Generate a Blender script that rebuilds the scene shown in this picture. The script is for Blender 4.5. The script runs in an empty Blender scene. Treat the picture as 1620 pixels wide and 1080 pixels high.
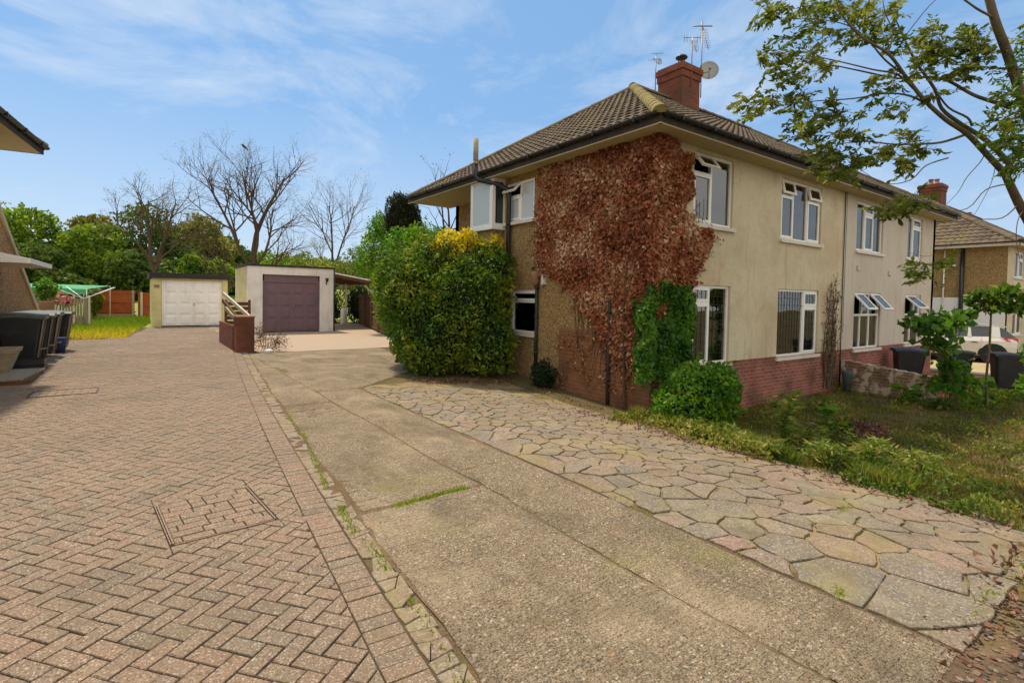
import bpy, math, random
import numpy as np
from mathutils import Vector, Matrix, noise
R=math.radians
sc=bpy.context.scene
COL=sc.collection
rng=random.Random(7); nr=np.random.RandomState(11)
# ---------------------------------------------------------------- camera
CF,CCY,CCX,CP,CR,CYAW,CH=820.,496.,810.,.031,.018,.627,1.76
_f=Vector((math.sin(CYAW)*math.cos(CP),math.cos(CYAW)*math.cos(CP),-math.sin(CP)))
_r=Vector((math.cos(CYAW),-math.sin(CYAW),0)); _u=_r.cross(_f)
AR=_r*math.cos(CR)+_u*math.sin(CR); AU=-_r*math.sin(CR)+_u*math.cos(CR); AF=_f
cam=bpy.data.cameras.new('camera'); co=bpy.data.objects.new('camera',cam); COL.objects.link(co)
m=Matrix.Identity(4)
for i in range(3): m[i][0]=AR[i]; m[i][1]=AU[i]; m[i][2]=-AF[i]
m[2][3]=CH; co.matrix_world=m
cam.sensor_width=36; cam.lens=CF/1620*36; cam.shift_y=-(540-CCY)/1620; cam.clip_start=.05; cam.clip_end=2000
sc.camera=co
def at(x,y,D):      # a world point seen along a direction, D metres deep
    return Vector((0,0,CH))+(AR*(x-CCX)-AU*(y-CCY)+AF*CF)*(D/CF)
# ---------------------------------------------------------------- light
SEL,SAZ=R(61),R(-7)
S=Vector((math.sin(SAZ)*math.cos(SEL),math.cos(SAZ)*math.cos(SEL),math.sin(SEL)))
w=bpy.data.worlds.new('World'); sc.world=w; w.use_nodes=True
nt=w.node_tree; N=nt.nodes; Lk=nt.links; N.clear()
out=N.new('ShaderNodeOutputWorld'); bg=N.new('ShaderNodeBackground'); sky=N.new('ShaderNodeTexSky')
sky.sky_type='NISHITA'; sky.sun_disc=False; sky.sun_elevation=SEL; sky.sun_rotation=SAZ; sky.air_density=1.0; sky.dust_density=.6; sky.ozone_density=1.6
tc=N.new('ShaderNodeTexCoord'); mp=N.new('ShaderNodeMapping'); mp.inputs['Scale'].default_value=(1.0,1.0,2.2); mp.inputs['Location'].default_value=(.35,.9,.2)
n1=N.new('ShaderNodeTexNoise'); n1.inputs['Scale'].default_value=3.0; n1.inputs['Detail'].default_value=9; n1.inputs['Roughness'].default_value=.64; n1.inputs['Distortion'].default_value=.5
rp=N.new('ShaderNodeValToRGB'); rp.color_ramp.elements[0].position=.43; rp.color_ramp.elements[0].color=(0,0,0,1); rp.color_ramp.elements[1].position=.82; rp.color_ramp.elements[1].color=(.85,.85,.85,1)
mx=N.new('ShaderNodeMix'); mx.data_type='RGBA'; mx.inputs[7].default_value=(4.5,4.8,5.2,1)
# white haze low over the horizon
sep=N.new('ShaderNodeSeparateXYZ'); mr=N.new('ShaderNodeMapRange'); mr.inputs[1].default_value=0; mr.inputs[2].default_value=.32; mr.inputs[3].default_value=.5; mr.inputs[4].default_value=0.0
mxx=N.new('ShaderNodeMath'); mxx.operation='MAXIMUM'
hs=N.new('ShaderNodeHueSaturation'); hs.inputs['Saturation'].default_value=1.15; hs.inputs['Value'].default_value=1.0
Lk.new(tc.outputs['Generated'],mp.inputs[0]); Lk.new(mp.outputs[0],n1.inputs['Vector']); Lk.new(n1.outputs['Fac'],rp.inputs[0])
Lk.new(tc.outputs['Generated'],sep.inputs[0]); Lk.new(sep.outputs[2],mr.inputs[0])
Lk.new(rp.outputs[0],mxx.inputs[0]); Lk.new(mr.outputs[0],mxx.inputs[1]); Lk.new(mxx.outputs[0],mx.inputs[0])
mb0=N.new('ShaderNodeMix'); mb0.data_type='RGBA'; mb0.inputs[0].default_value=.75; mb0.inputs[7].default_value=(1.25,2.4,4.0,1)
Lk.new(sky.outputs[0],hs.inputs['Color']); Lk.new(hs.outputs[0],mb0.inputs[6]); Lk.new(mb0.outputs[2],mx.inputs[6]); # unseen cloud bank added behind the camera to brighten shaded fronts and panes
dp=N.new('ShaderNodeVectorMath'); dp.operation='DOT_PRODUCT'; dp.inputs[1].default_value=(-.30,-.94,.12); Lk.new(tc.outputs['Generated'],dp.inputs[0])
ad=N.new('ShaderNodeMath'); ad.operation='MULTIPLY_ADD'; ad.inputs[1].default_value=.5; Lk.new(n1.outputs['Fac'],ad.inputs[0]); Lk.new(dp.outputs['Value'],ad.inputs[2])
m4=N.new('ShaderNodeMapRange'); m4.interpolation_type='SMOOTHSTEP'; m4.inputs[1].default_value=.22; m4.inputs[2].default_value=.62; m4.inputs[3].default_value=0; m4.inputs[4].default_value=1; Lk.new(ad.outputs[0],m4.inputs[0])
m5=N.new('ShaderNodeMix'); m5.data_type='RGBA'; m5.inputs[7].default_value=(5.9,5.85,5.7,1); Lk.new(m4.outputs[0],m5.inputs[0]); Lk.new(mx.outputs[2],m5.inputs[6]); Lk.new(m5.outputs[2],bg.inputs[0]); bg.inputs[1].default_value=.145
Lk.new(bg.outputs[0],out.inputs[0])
sl=bpy.data.lights.new('sun','SUN'); sl.energy=3.9; sl.angle=R(3); sl.color=(1,.87,.69)
so=bpy.data.objects.new('sun',sl); COL.objects.link(so); so.rotation_euler=S.to_track_quat('Z','Y').to_euler(); so.location=(0,0,30)
sc.view_settings.view_transform='Standard'; sc.view_settings.look='None'; sc.view_settings.exposure=.38; sc.view_settings.gamma=1
sc.cycles.max_bounces=6; sc.cycles.transparent_max_bounces=12
# ---------------------------------------------------------------- materials
def lin(c):
    if len(c)==4: return c
    return (c[0]*1.02,c[1]*.985,c[2]*.90,1)
def mat(name,base,rough=.8,layers=(),bump=None,tint=None,spec=.3,metal=0,coords='P',bump2=None,coat=0):
    """layers: (kind,scale,color,lo,hi,fac,stretch) ; tint: colours ramped over the face attribute"""
    M=bpy.data.materials.new(name); M.use_nodes=True; n=M.node_tree.nodes; l=M.node_tree.links
    P=n['Principled BSDF']; P.inputs['Roughness'].default_value=rough; P.inputs['Metallic'].default_value=metal
    P.inputs['Specular IOR Level'].default_value=spec; P.inputs['Coat Weight'].default_value=coat
    if coords=='P': g=n.new('ShaderNodeNewGeometry').outputs['Position']
    else: g=n.new('ShaderNodeTexCoord').outputs['Object']
    def tex(kind,scale,st):
        v=g
        if st:
            mp=n.new('ShaderNodeMapping'); mp.inputs['Scale'].default_value=st; l.new(g,mp.inputs[0]); v=mp.outputs[0]
        if kind=='v':
            t=n.new('ShaderNodeTexVoronoi'); t.inputs['Scale'].default_value=scale; l.new(v,t.inputs['Vector'])
            s=n.new('ShaderNodeSeparateColor'); l.new(t.outputs['Color'],s.inputs[0]); return s.outputs[0],t.outputs['Distance']
        if kind=='w':
            t=n.new('ShaderNodeTexWave'); t.inputs['Scale'].default_value=scale; t.inputs['Distortion'].default_value=3; t.inputs['Detail'].default_value=3; l.new(v,t.inputs['Vector']); return t.outputs['Fac'],t.outputs['Fac']
        t=n.new('ShaderNodeTexNoise'); t.inputs['Scale'].default_value=scale; t.inputs['Detail'].default_value=6; t.inputs['Roughness'].default_value=.62; l.new(v,t.inputs['Vector']); return t.outputs['Fac'],t.outputs['Fac']
    if tint:
        a=n.new('ShaderNodeAttribute'); a.attribute_name='tint'; r=n.new('ShaderNodeValToRGB'); cr=r.color_ramp
        while len(cr.elements)<len(tint): cr.elements.new(.5)
        for i,c in enumerate(tint): cr.elements[i].position=i/(len(tint)-1); cr.elements[i].color=lin(c)
        l.new(a.outputs['Fac'],r.inputs[0]); cur=r.outputs[0]
    else:
        rgb=n.new('ShaderNodeRGB'); rgb.outputs[0].default_value=lin(base); cur=rgb.outputs[0]
    for L in layers:
        kind,scale,colr,lo,hi,fac=L[:6]; st=L[6] if len(L)>6 else None
        f,_=tex(kind,scale,st); mrn=n.new('ShaderNodeMapRange'); mrn.inputs[1].default_value=lo; mrn.inputs[2].default_value=hi; mrn.inputs[3].default_value=0; mrn.inputs[4].default_value=fac
        l.new(f,mrn.inputs[0]); mi=n.new('ShaderNodeMix'); mi.data_type='RGBA'; mi.inputs[7].default_value=lin(colr); l.new(mrn.outputs[0],mi.inputs[0]); l.new(cur,mi.inputs[6]); cur=mi.outputs[2]
    l.new(cur,P.inputs['Base Color'])
    prev=None
    for b in (bump,bump2):
        if b:
            kind,scale,st,dist=b[:4]; f,d=tex(kind,scale,b[4] if len(b)>4 else None)
            bp=n.new('ShaderNodeBump'); bp.inputs['Strength'].default_value=st; bp.inputs['Distance'].default_value=dist; l.new(d if kind=='v' else f,bp.inputs['Height'])
            if prev: l.new(prev,bp.inputs['Normal'])
            prev=bp.outputs[0]
    if prev: l.new(prev,P.inputs['Normal'])
    return M
def leafmat(name,cols,trans=.35,rough=.55,spec=.25):
    M=mat(name,(0,0,0),rough,tint=cols,spec=spec); n=M.node_tree.nodes; l=M.node_tree.links; P=n['Principled BSDF']; o=n['Material Output']
    src=P.inputs['Base Color'].links[0].from_socket
    t=n.new('ShaderNodeBsdfTranslucent'); h=n.new('ShaderNodeHueSaturation'); h.inputs['Value'].default_value=1.5; h.inputs['Saturation'].default_value=1.1
    l.new(src,h.inputs['Color']); l.new(h.outputs[0],t.inputs[0]); mi=n.new('ShaderNodeMixShader'); mi.inputs[0].default_value=trans
    l.new(P.outputs[0],mi.inputs[1]); l.new(t.outputs[0],mi.inputs[2]); l.new(mi.outputs[0],o.inputs[0]); return M
MT={}
MT['block']=mat('block',(.3,.2,.15),.9,tint=[(.135,.105,.082),(.168,.128,.096),(.192,.138,.102),(.215,.138,.102),(.165,.138,.105)],layers=[('n',1.1,(.27,.20,.13),.45,.75,.5),('v',150,(.52,.45,.36),.80,.94,.7),('v',125,(.07,.05,.035),.72,.9,.7),('n',95,(.33,.24,.17),.52,.66,.5),('n',.45,(.14,.11,.075),.46,.72,.55),('n',7,(.15,.10,.07),.5,.75,.4),('n',2.5,(.13,.115,.06),.56,.72,.5),('n',1.7,(.09,.07,.05),.62,.74,.5)],bump=('n',240,.5,.004))
MT['joint']=mat('joint',(.065,.045,.028),.95,layers=[('n',3,(.12,.12,.035),.5,.7,.8),('n',90,(.05,.035,.02),.45,.65,.8),('n',.5,(.11,.085,.05),.4,.7,.6)],bump=('n',120,.8,.01))
MT['concrete']=mat('concrete',(.27,.215,.15),.93,layers=[('v',95,(.44,.36,.255),.62,.9,.65),('v',112,(.085,.065,.042),.60,.82,.75),('v',85,(.36,.21,.12),.90,.95,.65),('v',80,(.60,.54,.44),.93,.98,.75),('n',8,(.12,.09,.05),.49,.68,.45,(.45,6,1)),('n',.85,(.43,.345,.235),.50,.66,.6),('n',1.1,(.12,.095,.06),.50,.66,.6,(1.6,.8,1)),('n',2.6,(.16,.12,.07),.54,.68,.5),('n',1.9,(.30,.17,.08),.62,.72,.5),('n',.7,(.24,.22,.07),.56,.70,.5)],bump=('v',70,1,.014),bump2=('n',8,.8,.035,(.6,6,1)))
MT['soil']=mat('soil',(.15,.10,.06),.97,layers=[('n',2.3,(.26,.12,.055),.52,.68,.8),('n',.9,(.30,.24,.14),.5,.7,.7),('n',50,(.05,.03,.02),.45,.7,.8),('n',2.2,(.12,.12,.03),.5,.7,.7)],bump=('n',40,.9,.03))
MT['sand']=mat('sand',(.27,.205,.11),.95,layers=[('n',1.3,(.34,.26,.13),.55,.7,.9),('n',3,(.08,.07,.035),.42,.62,.85),('n',60,(.12,.09,.05),.5,.7,.6),('n',2,(.17,.16,.05),.5,.7,.6)],bump=('n',80,.8,.01))
MT['flag']=mat('flag',(.3,.25,.2),.85,tint=[(.15,.135,.115),(.225,.155,.125),(.22,.175,.14),(.17,.15,.13),(.25,.165,.135),(.26,.21,.165),(.15,.142,.13),(.215,.152,.125)],layers=[('n',2.2,(.17,.135,.085),.47,.70,.7),('n',9,(.19,.15,.09),.5,.72,.55),('n',28,(.10,.08,.055),.48,.68,.6),('v',110,(.42,.36,.28),.78,.92,.6),('v',90,(.09,.075,.055),.78,.92,.6),('n',3.1,(.11,.09,.06),.54,.68,.55),('n',1.6,(.20,.155,.07),.50,.66,.6),('n',4,(.30,.25,.19),.56,.72,.45),('n',1.2,(.29,.26,.10),.5,.75,.5)],bump=('n',30,.4,.015),bump2=('n',180,.3,.004))
MT['grit']=mat('grit',(.1,.08,.06),.9,tint=[(.05,.04,.038),(.10,.07,.05),(.16,.11,.08),(.22,.17,.12)])
MT['tarmac']=mat('tarmac',(.06,.052,.05),.9,layers=[('v',120,(.16,.15,.14),.75,.95,.8),('n',3,(.12,.075,.05),.45,.7,.8),('v',60,(.3,.28,.25),.93,.97,.8)],bump=('v',110,.8,.01))
MT['pinkpave']=mat('pinkpave',(.35,.27,.21),.9,layers=[('n',2,(.34,.28,.2),.4,.7,.7),('n',120,(.25,.17,.13),.5,.7,.4)])
MT['gravel']=mat('gravel',(.42,.33,.22),.95,layers=[('v',30,(.25,.19,.12),.5,.8,.6),('n',.8,(.26,.24,.09),.45,.65,.6)],bump=('v',30,.7,.02))
MT['ground']=mat('ground',(.13,.10,.045),.97,layers=[('n',1.6,(.19,.09,.04),.5,.68,.8),('n',7,(.07,.085,.022),.45,.65,.8),('n',40,(.035,.03,.012),.5,.7,.7)],bump=('n',30,.9,.04))
MT['field']=mat('field',(.17,.235,.035),.95,layers=[('n',.15,(.25,.28,.05),.4,.65,.8),('n',3,(.12,.18,.02),.5,.7,.5)])
MT['pebble']=mat('pebble',(.38,.245,.095),.95,layers=[('n',1.3,(.40,.215,.09),.45,.7,.6),('n',.6,(.22,.14,.06),.5,.72,.5),('v',42,(.58,.42,.21),.60,.9,.8),('v',55,(.11,.065,.03),.60,.85,.85)],bump=('v',65,1,.015))
MT['pebble_red']=mat('pebble_red',(.34,.19,.08),.95,layers=[('v',26,(.58,.37,.17),.58,.9,.85),('v',33,(.11,.055,.025),.6,.85,.85)],bump=('v',35,1,.02))
MT['cream']=mat('cream',(.63,.555,.40),.92,layers=[('n',.55,(.56,.39,.27),.50,.66,.7),('n',1.4,(.46,.385,.25),.45,.7,.7),('n',9,(.40,.36,.25),.5,.72,.4),('n',5,(.33,.29,.19),.55,.72,.55,(1,1,.10)),('n',14,(.62,.57,.42),.55,.75,.3),('n',2.2,(.34,.27,.19),.62,.74,.5)],bump=('n',22,.5,.015),bump2=('n',90,.3,.005))
MT['grey']=mat('grey',(.56,.50,.43),.92,layers=[('n',.7,(.45,.385,.31),.46,.70,.7),('n',5,(.33,.29,.24),.53,.72,.5,(1,1,.10)),('n',2.2,(.30,.27,.22),.62,.74,.5),('n',14,(.62,.57,.5),.5,.75,.3)],bump=('n',35,.35,.01))
MT['white_render']=mat('white_render',(.72,.72,.71),.9,layers=[('n',2,(.6,.59,.56),.5,.75,.5)],bump=('n',40,.3,.006))
MT['gar_white']=mat('gar_white',(.80,.775,.77),.9,layers=[('n',1.5,(.5,.47,.40),.5,.72,.6),('n',4,(.40,.36,.29),.56,.74,.6,(1,1,.15)),('n',20,(.75,.72,.66),.5,.75,.3)],bump=('n',40,.4,.008))
MT['gar_yellow']=mat('gar_yellow',(.64,.56,.30),.9,layers=[('n',2,(.45,.36,.13),.45,.7,.6)],bump=('n',30,.3,.006))
MT['upvc']=mat('upvc',(.85,.84,.83),.35,spec=.5,layers=[('n',3,(.62,.6,.55),.55,.8,.4)])
MT['sill']=mat('sill',(.66,.62,.56),.7,layers=[('n',6,(.45,.42,.36),.5,.75,.6)])
MT['soffit']=mat('soffit',(.46,.40,.24),.8,layers=[('n',2,(.34,.30,.16),.5,.72,.6),('n',9,(.56,.5,.36),.5,.75,.4)])
MT['fascia']=mat('fascia',(.045,.032,.026),.7,layers=[('n',3,(.085,.06,.045),.5,.7,.6)])
MT['black']=mat('black',(.018,.017,.018),.45,spec=.45,layers=[('n',8,(.05,.045,.04),.5,.75,.5)])
MT['tile']=mat('tile',(.14,.10,.07),.9,tint=[(.065,.047,.034),(.105,.077,.054),(.135,.10,.068),(.11,.088,.055)],layers=[('n',1.1,(.17,.155,.06),.52,.70,.65),('n',25,(.21,.18,.11),.55,.75,.5),('n',70,(.05,.035,.03),.55,.75,.5)],bump=('n',60,.4,.01))
MT['lichen']=mat('lichen',(.22,.175,.055),.95,layers=[('n',5,(.12,.09,.055),.47,.66,.85),('n',40,(.33,.28,.09),.5,.7,.5)],bump=('n',35,.7,.02))
MT['wood_red']=mat('wood_red',(.38,.085,.025),.85,layers=[('n',3,(.26,.06,.02),.45,.7,.7),('n',20,(.46,.15,.05),.5,.75,.4,(1,1,.1))])
MT['wood_grey']=mat('wood_grey',(.30,.25,.19),.9,layers=[('n',14,(.14,.11,.08),.45,.7,.8,(1,1,.12))])
MT['wood_brown']=mat('wood_brown',(.13,.065,.035),.88,layers=[('n',10,(.07,.035,.02),.45,.7,.7,(1,1,.15))])
MT['wood_post']=mat('wood_post',(.55,.50,.38),.85)
MT['purple']=mat('purple',(.19,.12,.15),.55,spec=.4,layers=[('n',2,(.11,.09,.115),.45,.7,.6)])
MT['door_white']=mat('door_white',(.88,.87,.88),.5,spec=.4,layers=[('n',5,(.55,.50,.42),.56,.74,.5,(1,1,.15)),('n',2,(.68,.6,.5),.5,.75,.4)])
MT['felt']=mat('felt',(.035,.034,.034),.9,layers=[('n',9,(.08,.08,.07),.5,.75,.6)])
MT['bin']=mat('bin',(.014,.014,.016),.42,spec=.5,layers=[('n',5,(.035,.033,.03),.5,.75,.7)])
MT['bin_lid']=mat('bin_lid',(.085,.10,.085),.5,spec=.4,layers=[('n',5,(.16,.17,.14),.5,.7,.7)])
MT['bin_lid_blue']=mat('bin_lid_blue',(.03,.045,.10),.5,spec=.4)
MT['bin_lit_edge']=mat('bin_lit_edge',(.20,.15,.075),.6,layers=[('n',8,(.10,.07,.04),.5,.7,.6)])  # yellow-brown of sunlit bin edges, put into the colour
MT['blue']=mat('blue',(.03,.05,.16),.6)
MT['bluegrey']=mat('bluegrey',(.075,.095,.11),.7)
MT['redplastic']=mat('redplastic',(.16,.04,.025),.6)
MT['terra']=mat('terra',(.30,.17,.10),.9,layers=[('n',9,(.18,.11,.07),.5,.7,.6)])
MT['stone']=mat('stone',(.34,.29,.20),.9,layers=[('n',8,(.20,.17,.11),.45,.7,.8)],bump=('n',40,.5,.01))
MT['steel']=mat('steel',(.30,.29,.28),.45,metal=.7)
MT['rust']=mat('rust',(.20,.16,.12),.7,metal=.3,layers=[('n',30,(.16,.08,.04),.45,.65,.8)])
MT['aerial']=mat('aerial',(.22,.21,.20),.5,metal=.5)
MT['rubber']=mat('rubber',(.02,.02,.02),.8)
MT['carpaint']=mat('carpaint',(.62,.60,.57),.28,spec=.5,metal=.25,coat=.6)
MT['carglass']=mat('carglass',(.03,.035,.04),.08,spec=.8)
MT['redlamp']=mat('redlamp',(.55,.02,.015),.25,spec=.6)
MT['bark']=mat('bark',(.15,.115,.07),.95,layers=[('n',8,(.045,.033,.02),.45,.7,.8,(1,1,.3)),('n',3,(.12,.125,.04),.5,.7,.7)],bump=('n',30,.8,.02))
MT['bark_dark']=mat('bark_dark',(.085,.055,.038),.95,layers=[('n',2,(.15,.07,.04),.5,.7,.6)])
MT['green_net']=mat('green_net',(.04,.30,.13),.8,layers=[('n',2,(.08,.42,.22),.45,.7,.7)])
MT['curtain']=mat('curtain',(.40,.39,.29),.9,layers=[('n',5,(.28,.28,.2),.45,.7,.6,(1,1,.1))])
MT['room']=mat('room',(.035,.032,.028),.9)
MT['flowerpink']=mat('flowerpink',(.65,.22,.25),.8)
def brickmat(name,c1,c2,mort,axis,scale=1.0,stain=None,white=None):
    M=bpy.data.materials.new(name); M.use_nodes=True; n=M.node_tree.nodes; l=M.node_tree.links; P=n['Principled BSDF']; P.inputs['Roughness'].default_value=.92; P.inputs['Specular IOR Level'].default_value=.2
    g=n.new('ShaderNodeNewGeometry'); s=n.new('ShaderNodeSeparateXYZ'); l.new(g.outputs['Position'],s.inputs[0])
    c=n.new('ShaderNodeCombineXYZ'); ad=n.new('ShaderNodeMath'); ad.operation='ADD'; l.new(s.outputs[0],ad.inputs[0]); l.new(s.outputs[1],ad.inputs[1])
    l.new(ad.outputs[0],c.inputs[0]); l.new(s.outputs[2],c.inputs[1])
    b=n.new('ShaderNodeTexBrick'); b.inputs['Scale'].default_value=1; b.inputs['Brick Width'].default_value=.225*scale; b.inputs['Row Height'].default_value=.078*scale; b.inputs['Mortar Size'].default_value=.006; b.inputs['Mortar Smooth'].default_value=.15
    b.inputs['Color1'].default_value=lin(c1); b.inputs['Color2'].default_value=lin(c2); b.inputs['Mortar'].default_value=lin(mort); b.inputs['Bias'].default_value=0; l.new(c.outputs[0],b.inputs['Vector'])
    cur=b.outputs[0]
    for sc_,colr,lo,hi,f in ([(1.3,(.09,.055,.035),.48,.7,.75),(9,(.16,.08,.05),.5,.75,.5)]+([stain] if stain else [])+([white] if white else [])):
        t=n.new('ShaderNodeTexNoise'); t.inputs['Scale'].default_value=sc_; t.inputs['Detail'].default_value=6; l.new(g.outputs['Position'],t.inputs['Vector'])
        q=n.new('ShaderNodeMapRange'); q.inputs[1].default_value=lo; q.inputs[2].default_value=hi; q.inputs[4].default_value=f; l.new(t.outputs[0],q.inputs[0])
        mi=n.new('ShaderNodeMix'); mi.data_type='RGBA'; mi.inputs[7].default_value=lin(colr); l.new(q.outputs[0],mi.inputs[0]); l.new(cur,mi.inputs[6]); cur=mi.outputs[2]
    l.new(cur,P.inputs['Base Color']); bp=n.new('ShaderNodeBump'); bp.inputs['Strength'].default_value=.8; bp.inputs['Distance'].default_value=.01; bp.invert=True; l.new(b.outputs['Fac'],bp.inputs['Height']); l.new(bp.outputs[0],P.inputs['Normal'])
    return M
MT['brick']=brickmat('brick',(.36,.115,.095),(.25,.08,.062),(.42,.32,.24),0)
MT['brick_dark']=brickmat('brick_dark',(.27,.115,.05),(.21,.09,.042),(.30,.20,.11),0)
MT['brick_chim']=brickmat('brick_chim',(.26,.075,.045),(.17,.05,.035),(.13,.09,.06),0)
MT['brick_white']=brickmat('brick_white',(.30,.19,.13),(.20,.12,.08),(.50,.42,.33),0,white=(5,(.58,.50,.40),.50,.58,.85))
def glassmat():
    M=bpy.data.materials.new('window_glass'); M.use_nodes=True; n=M.node_tree.nodes; l=M.node_tree.links; n.remove(n['Principled BSDF']); o=n['Material Output']
    t=n.new('ShaderNodeBsdfTransparent'); t.inputs[0].default_value=(.75,.8,.76,1); g=n.new('ShaderNodeBsdfGlossy'); g.inputs['Roughness'].default_value=.02; g.inputs[0].default_value=(.80,.78,.74,1)
    f=n.new('ShaderNodeFresnel'); f.inputs[0].default_value=2.5; nz=n.new('ShaderNodeTexNoise'); nz.inputs['Scale'].default_value=1.5; bp=n.new('ShaderNodeBump'); bp.inputs['Strength'].default_value=.12; bp.inputs['Distance'].default_value=.03
    l.new(nz.outputs[0],bp.inputs['Height']); l.new(bp.outputs[0],g.inputs['Normal'])
    mi=n.new('ShaderNodeMixShader'); l.new(f.outputs[0],mi.inputs[0]); l.new(t.outputs[0],mi.inputs[1]); l.new(g.outputs[0],mi.inputs[2]); l.new(mi.outputs[0],o.inputs[0]); return M
MT['glass']=glassmat()
MT['frost']=mat('frost',(.52,.55,.56),.25,spec=.6)
# ---------------------------------------------------------------- object helpers
LOC={}
def link(o,parent=None,loc=None):
    COL.objects.link(o)
    if parent is not None: o.parent=parent; LOC[o]=LOC[parent]
    else: LOC[o]=Vector(loc or (0,0,0)); o.location=LOC[o]
    return o
def thing(name,label,cat,loc=(0,0,0),group=None):
    o=bpy.data.objects.new(name,None); o.empty_display_size=.3; link(o,None,loc); o['label']=label; o['category']=cat
    if group: o['group']=group
    return o
def tag(o,label,cat,group=None):
    o['label']=label; o['category']=cat
    if group: o['group']=group
    return o
def V3(*a): return Vector(a)
class MB:
    def spin(s,cx,cy,a):
        c,d=math.cos(a),math.sin(a); s.v=[(cx+(x-cx)*c-(y-cy)*d,cy+(x-cx)*d+(y-cy)*c,z) for x,y,z in s.v]; return s
    def __init__(s): s.v=[]; s.f=[]; s.mi=[]; s.t=[]; s.sm=[]
    def face(s,pts,mi=0,t=.5,sm=False):
        b=len(s.v); s.v+=[tuple(p) for p in pts]; s.f.append(tuple(range(b,b+len(pts)))); s.mi.append(mi); s.t.append(t); s.sm.append(sm)
    def obox(s,P,u,n,a0,a1,b0,b1,c0,c1,mi=0,t=.5,zz=None):
        z=zz or Vector((0,0,1)); P=Vector(P); q=lambda a,b,c: P+u*a+z*b+n*c
        c=[q(a0,b0,c0),q(a1,b0,c0),q(a1,b1,c0),q(a0,b1,c0),q(a0,b0,c1),q(a1,b0,c1),q(a1,b1,c1),q(a0,b1,c1)]
        b=len(s.v); s.v+=[tuple(p) for p in c]
        flip=u.cross(z).dot(n)*(a1-a0)*(b1-b0)*(c1-c0)<0
        for f in ((3,2,1,0),(4,5,6,7),(0,1,5,4),(1,2,6,5),(2,3,7,6),(3,0,4,7)):
            f=f[::-1] if flip else f
            s.f.append(tuple(b+i for i in f)); s.mi.append(mi); s.t.append(t); s.sm.append(False)
    def box(s,x0,x1,y0,y1,z0,z1,mi=0,t=.5): s.obox((0,0,0),Vector((1,0,0)),Vector((0,1,0)),x0,x1,z0,z1,y0,y1,mi,t)
    def tube(s,pts,rad,n=6,mi=0,cap=True,t=.5):
        pts=[Vector(p) for p in pts]; k=len(pts)
        if not hasattr(rad,'__len__'): rad=[rad]*k
        up=Vector((0,0,1)) if abs((pts[-1]-pts[0]).normalized().z)<.9 else Vector((1,0,0))
        b=len(s.v); prev=None
        for i,p in enumerate(pts):
            d=(pts[min(i+1,k-1)]-pts[max(i-1,0)]).normalized()
            a=d.cross(up if prev is None else prev[1]).normalized() if prev is None else (prev[0]-d*prev[0].dot(d)).normalized()
            c=d.cross(a); prev=(a,c)
            for j in range(n):
                th=2*math.pi*j/n; s.v.append(tuple(p+(a*math.cos(th)+c*math.sin(th))*rad[i]))
        for i in range(k-1):
            for j in range(n):
                s.f.append((b+i*n+j,b+i*n+(j+1)%n,b+(i+1)*n+(j+1)%n,b+(i+1)*n+j)); s.mi.append(mi); s.t.append(t); s.sm.append(True)
        if cap:
            s.f.append(tuple(b+j for j in range(n))[::-1]); s.f.append(tuple(b+(k-1)*n+j for j in range(n)))
            s.mi+=[mi]*2; s.t+=[t]*2; s.sm+=[False]*2
    def prism(s,poly,z0,z1,mi=0,t=.5,fz=None):
        n=len(poly); fz=fz or (lambda x,y:0)
        s.face([(x,y,z1+fz(x,y)) for x,y in poly],mi,t)
        for i in range(n):
            x,y=poly[i]; x2,y2=poly[(i+1)%n]
            s.face([(x,y,z0+fz(x,y)),(x2,y2,z0+fz(x2,y2)),(x2,y2,z1+fz(x2,y2)),(x,y,z1+fz(x,y))],mi,t)
    def build(s,name,mats,parent=None,loc=None,label=None,cat=None,group=None,kind=None,local=False,bevel=0):
        if not isinstance(mats,(list,tuple)): mats=[mats]
        L=Vector((0,0,0)) if local else (LOC[parent] if parent is not None else Vector(loc or (0,0,0)))
        me=bpy.data.meshes.new(name); v=np.array(s.v,dtype=np.float64).reshape(-1,3)-np.array(L)
        me.from_pydata(v.tolist(),[],s.f)
        for mm in mats: me.materials.append(MT[mm] if isinstance(mm,str) else mm)
        me.polygons.foreach_set('material_index',s.mi); me.polygons.foreach_set('use_smooth',s.sm)
        a=me.attributes.new('tint','FLOAT','FACE'); a.data.foreach_set('value',s.t)
        me.update(); o=bpy.data.objects.new(name,me); link(o,parent,loc)
        if bevel:
            md=o.modifiers.new('bevel','BEVEL'); md.width=bevel; md.segments=2; md.limit_method='ANGLE'
        if label: tag(o,label,cat,group)
        if kind: o['kind']=kind
        return o
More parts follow.
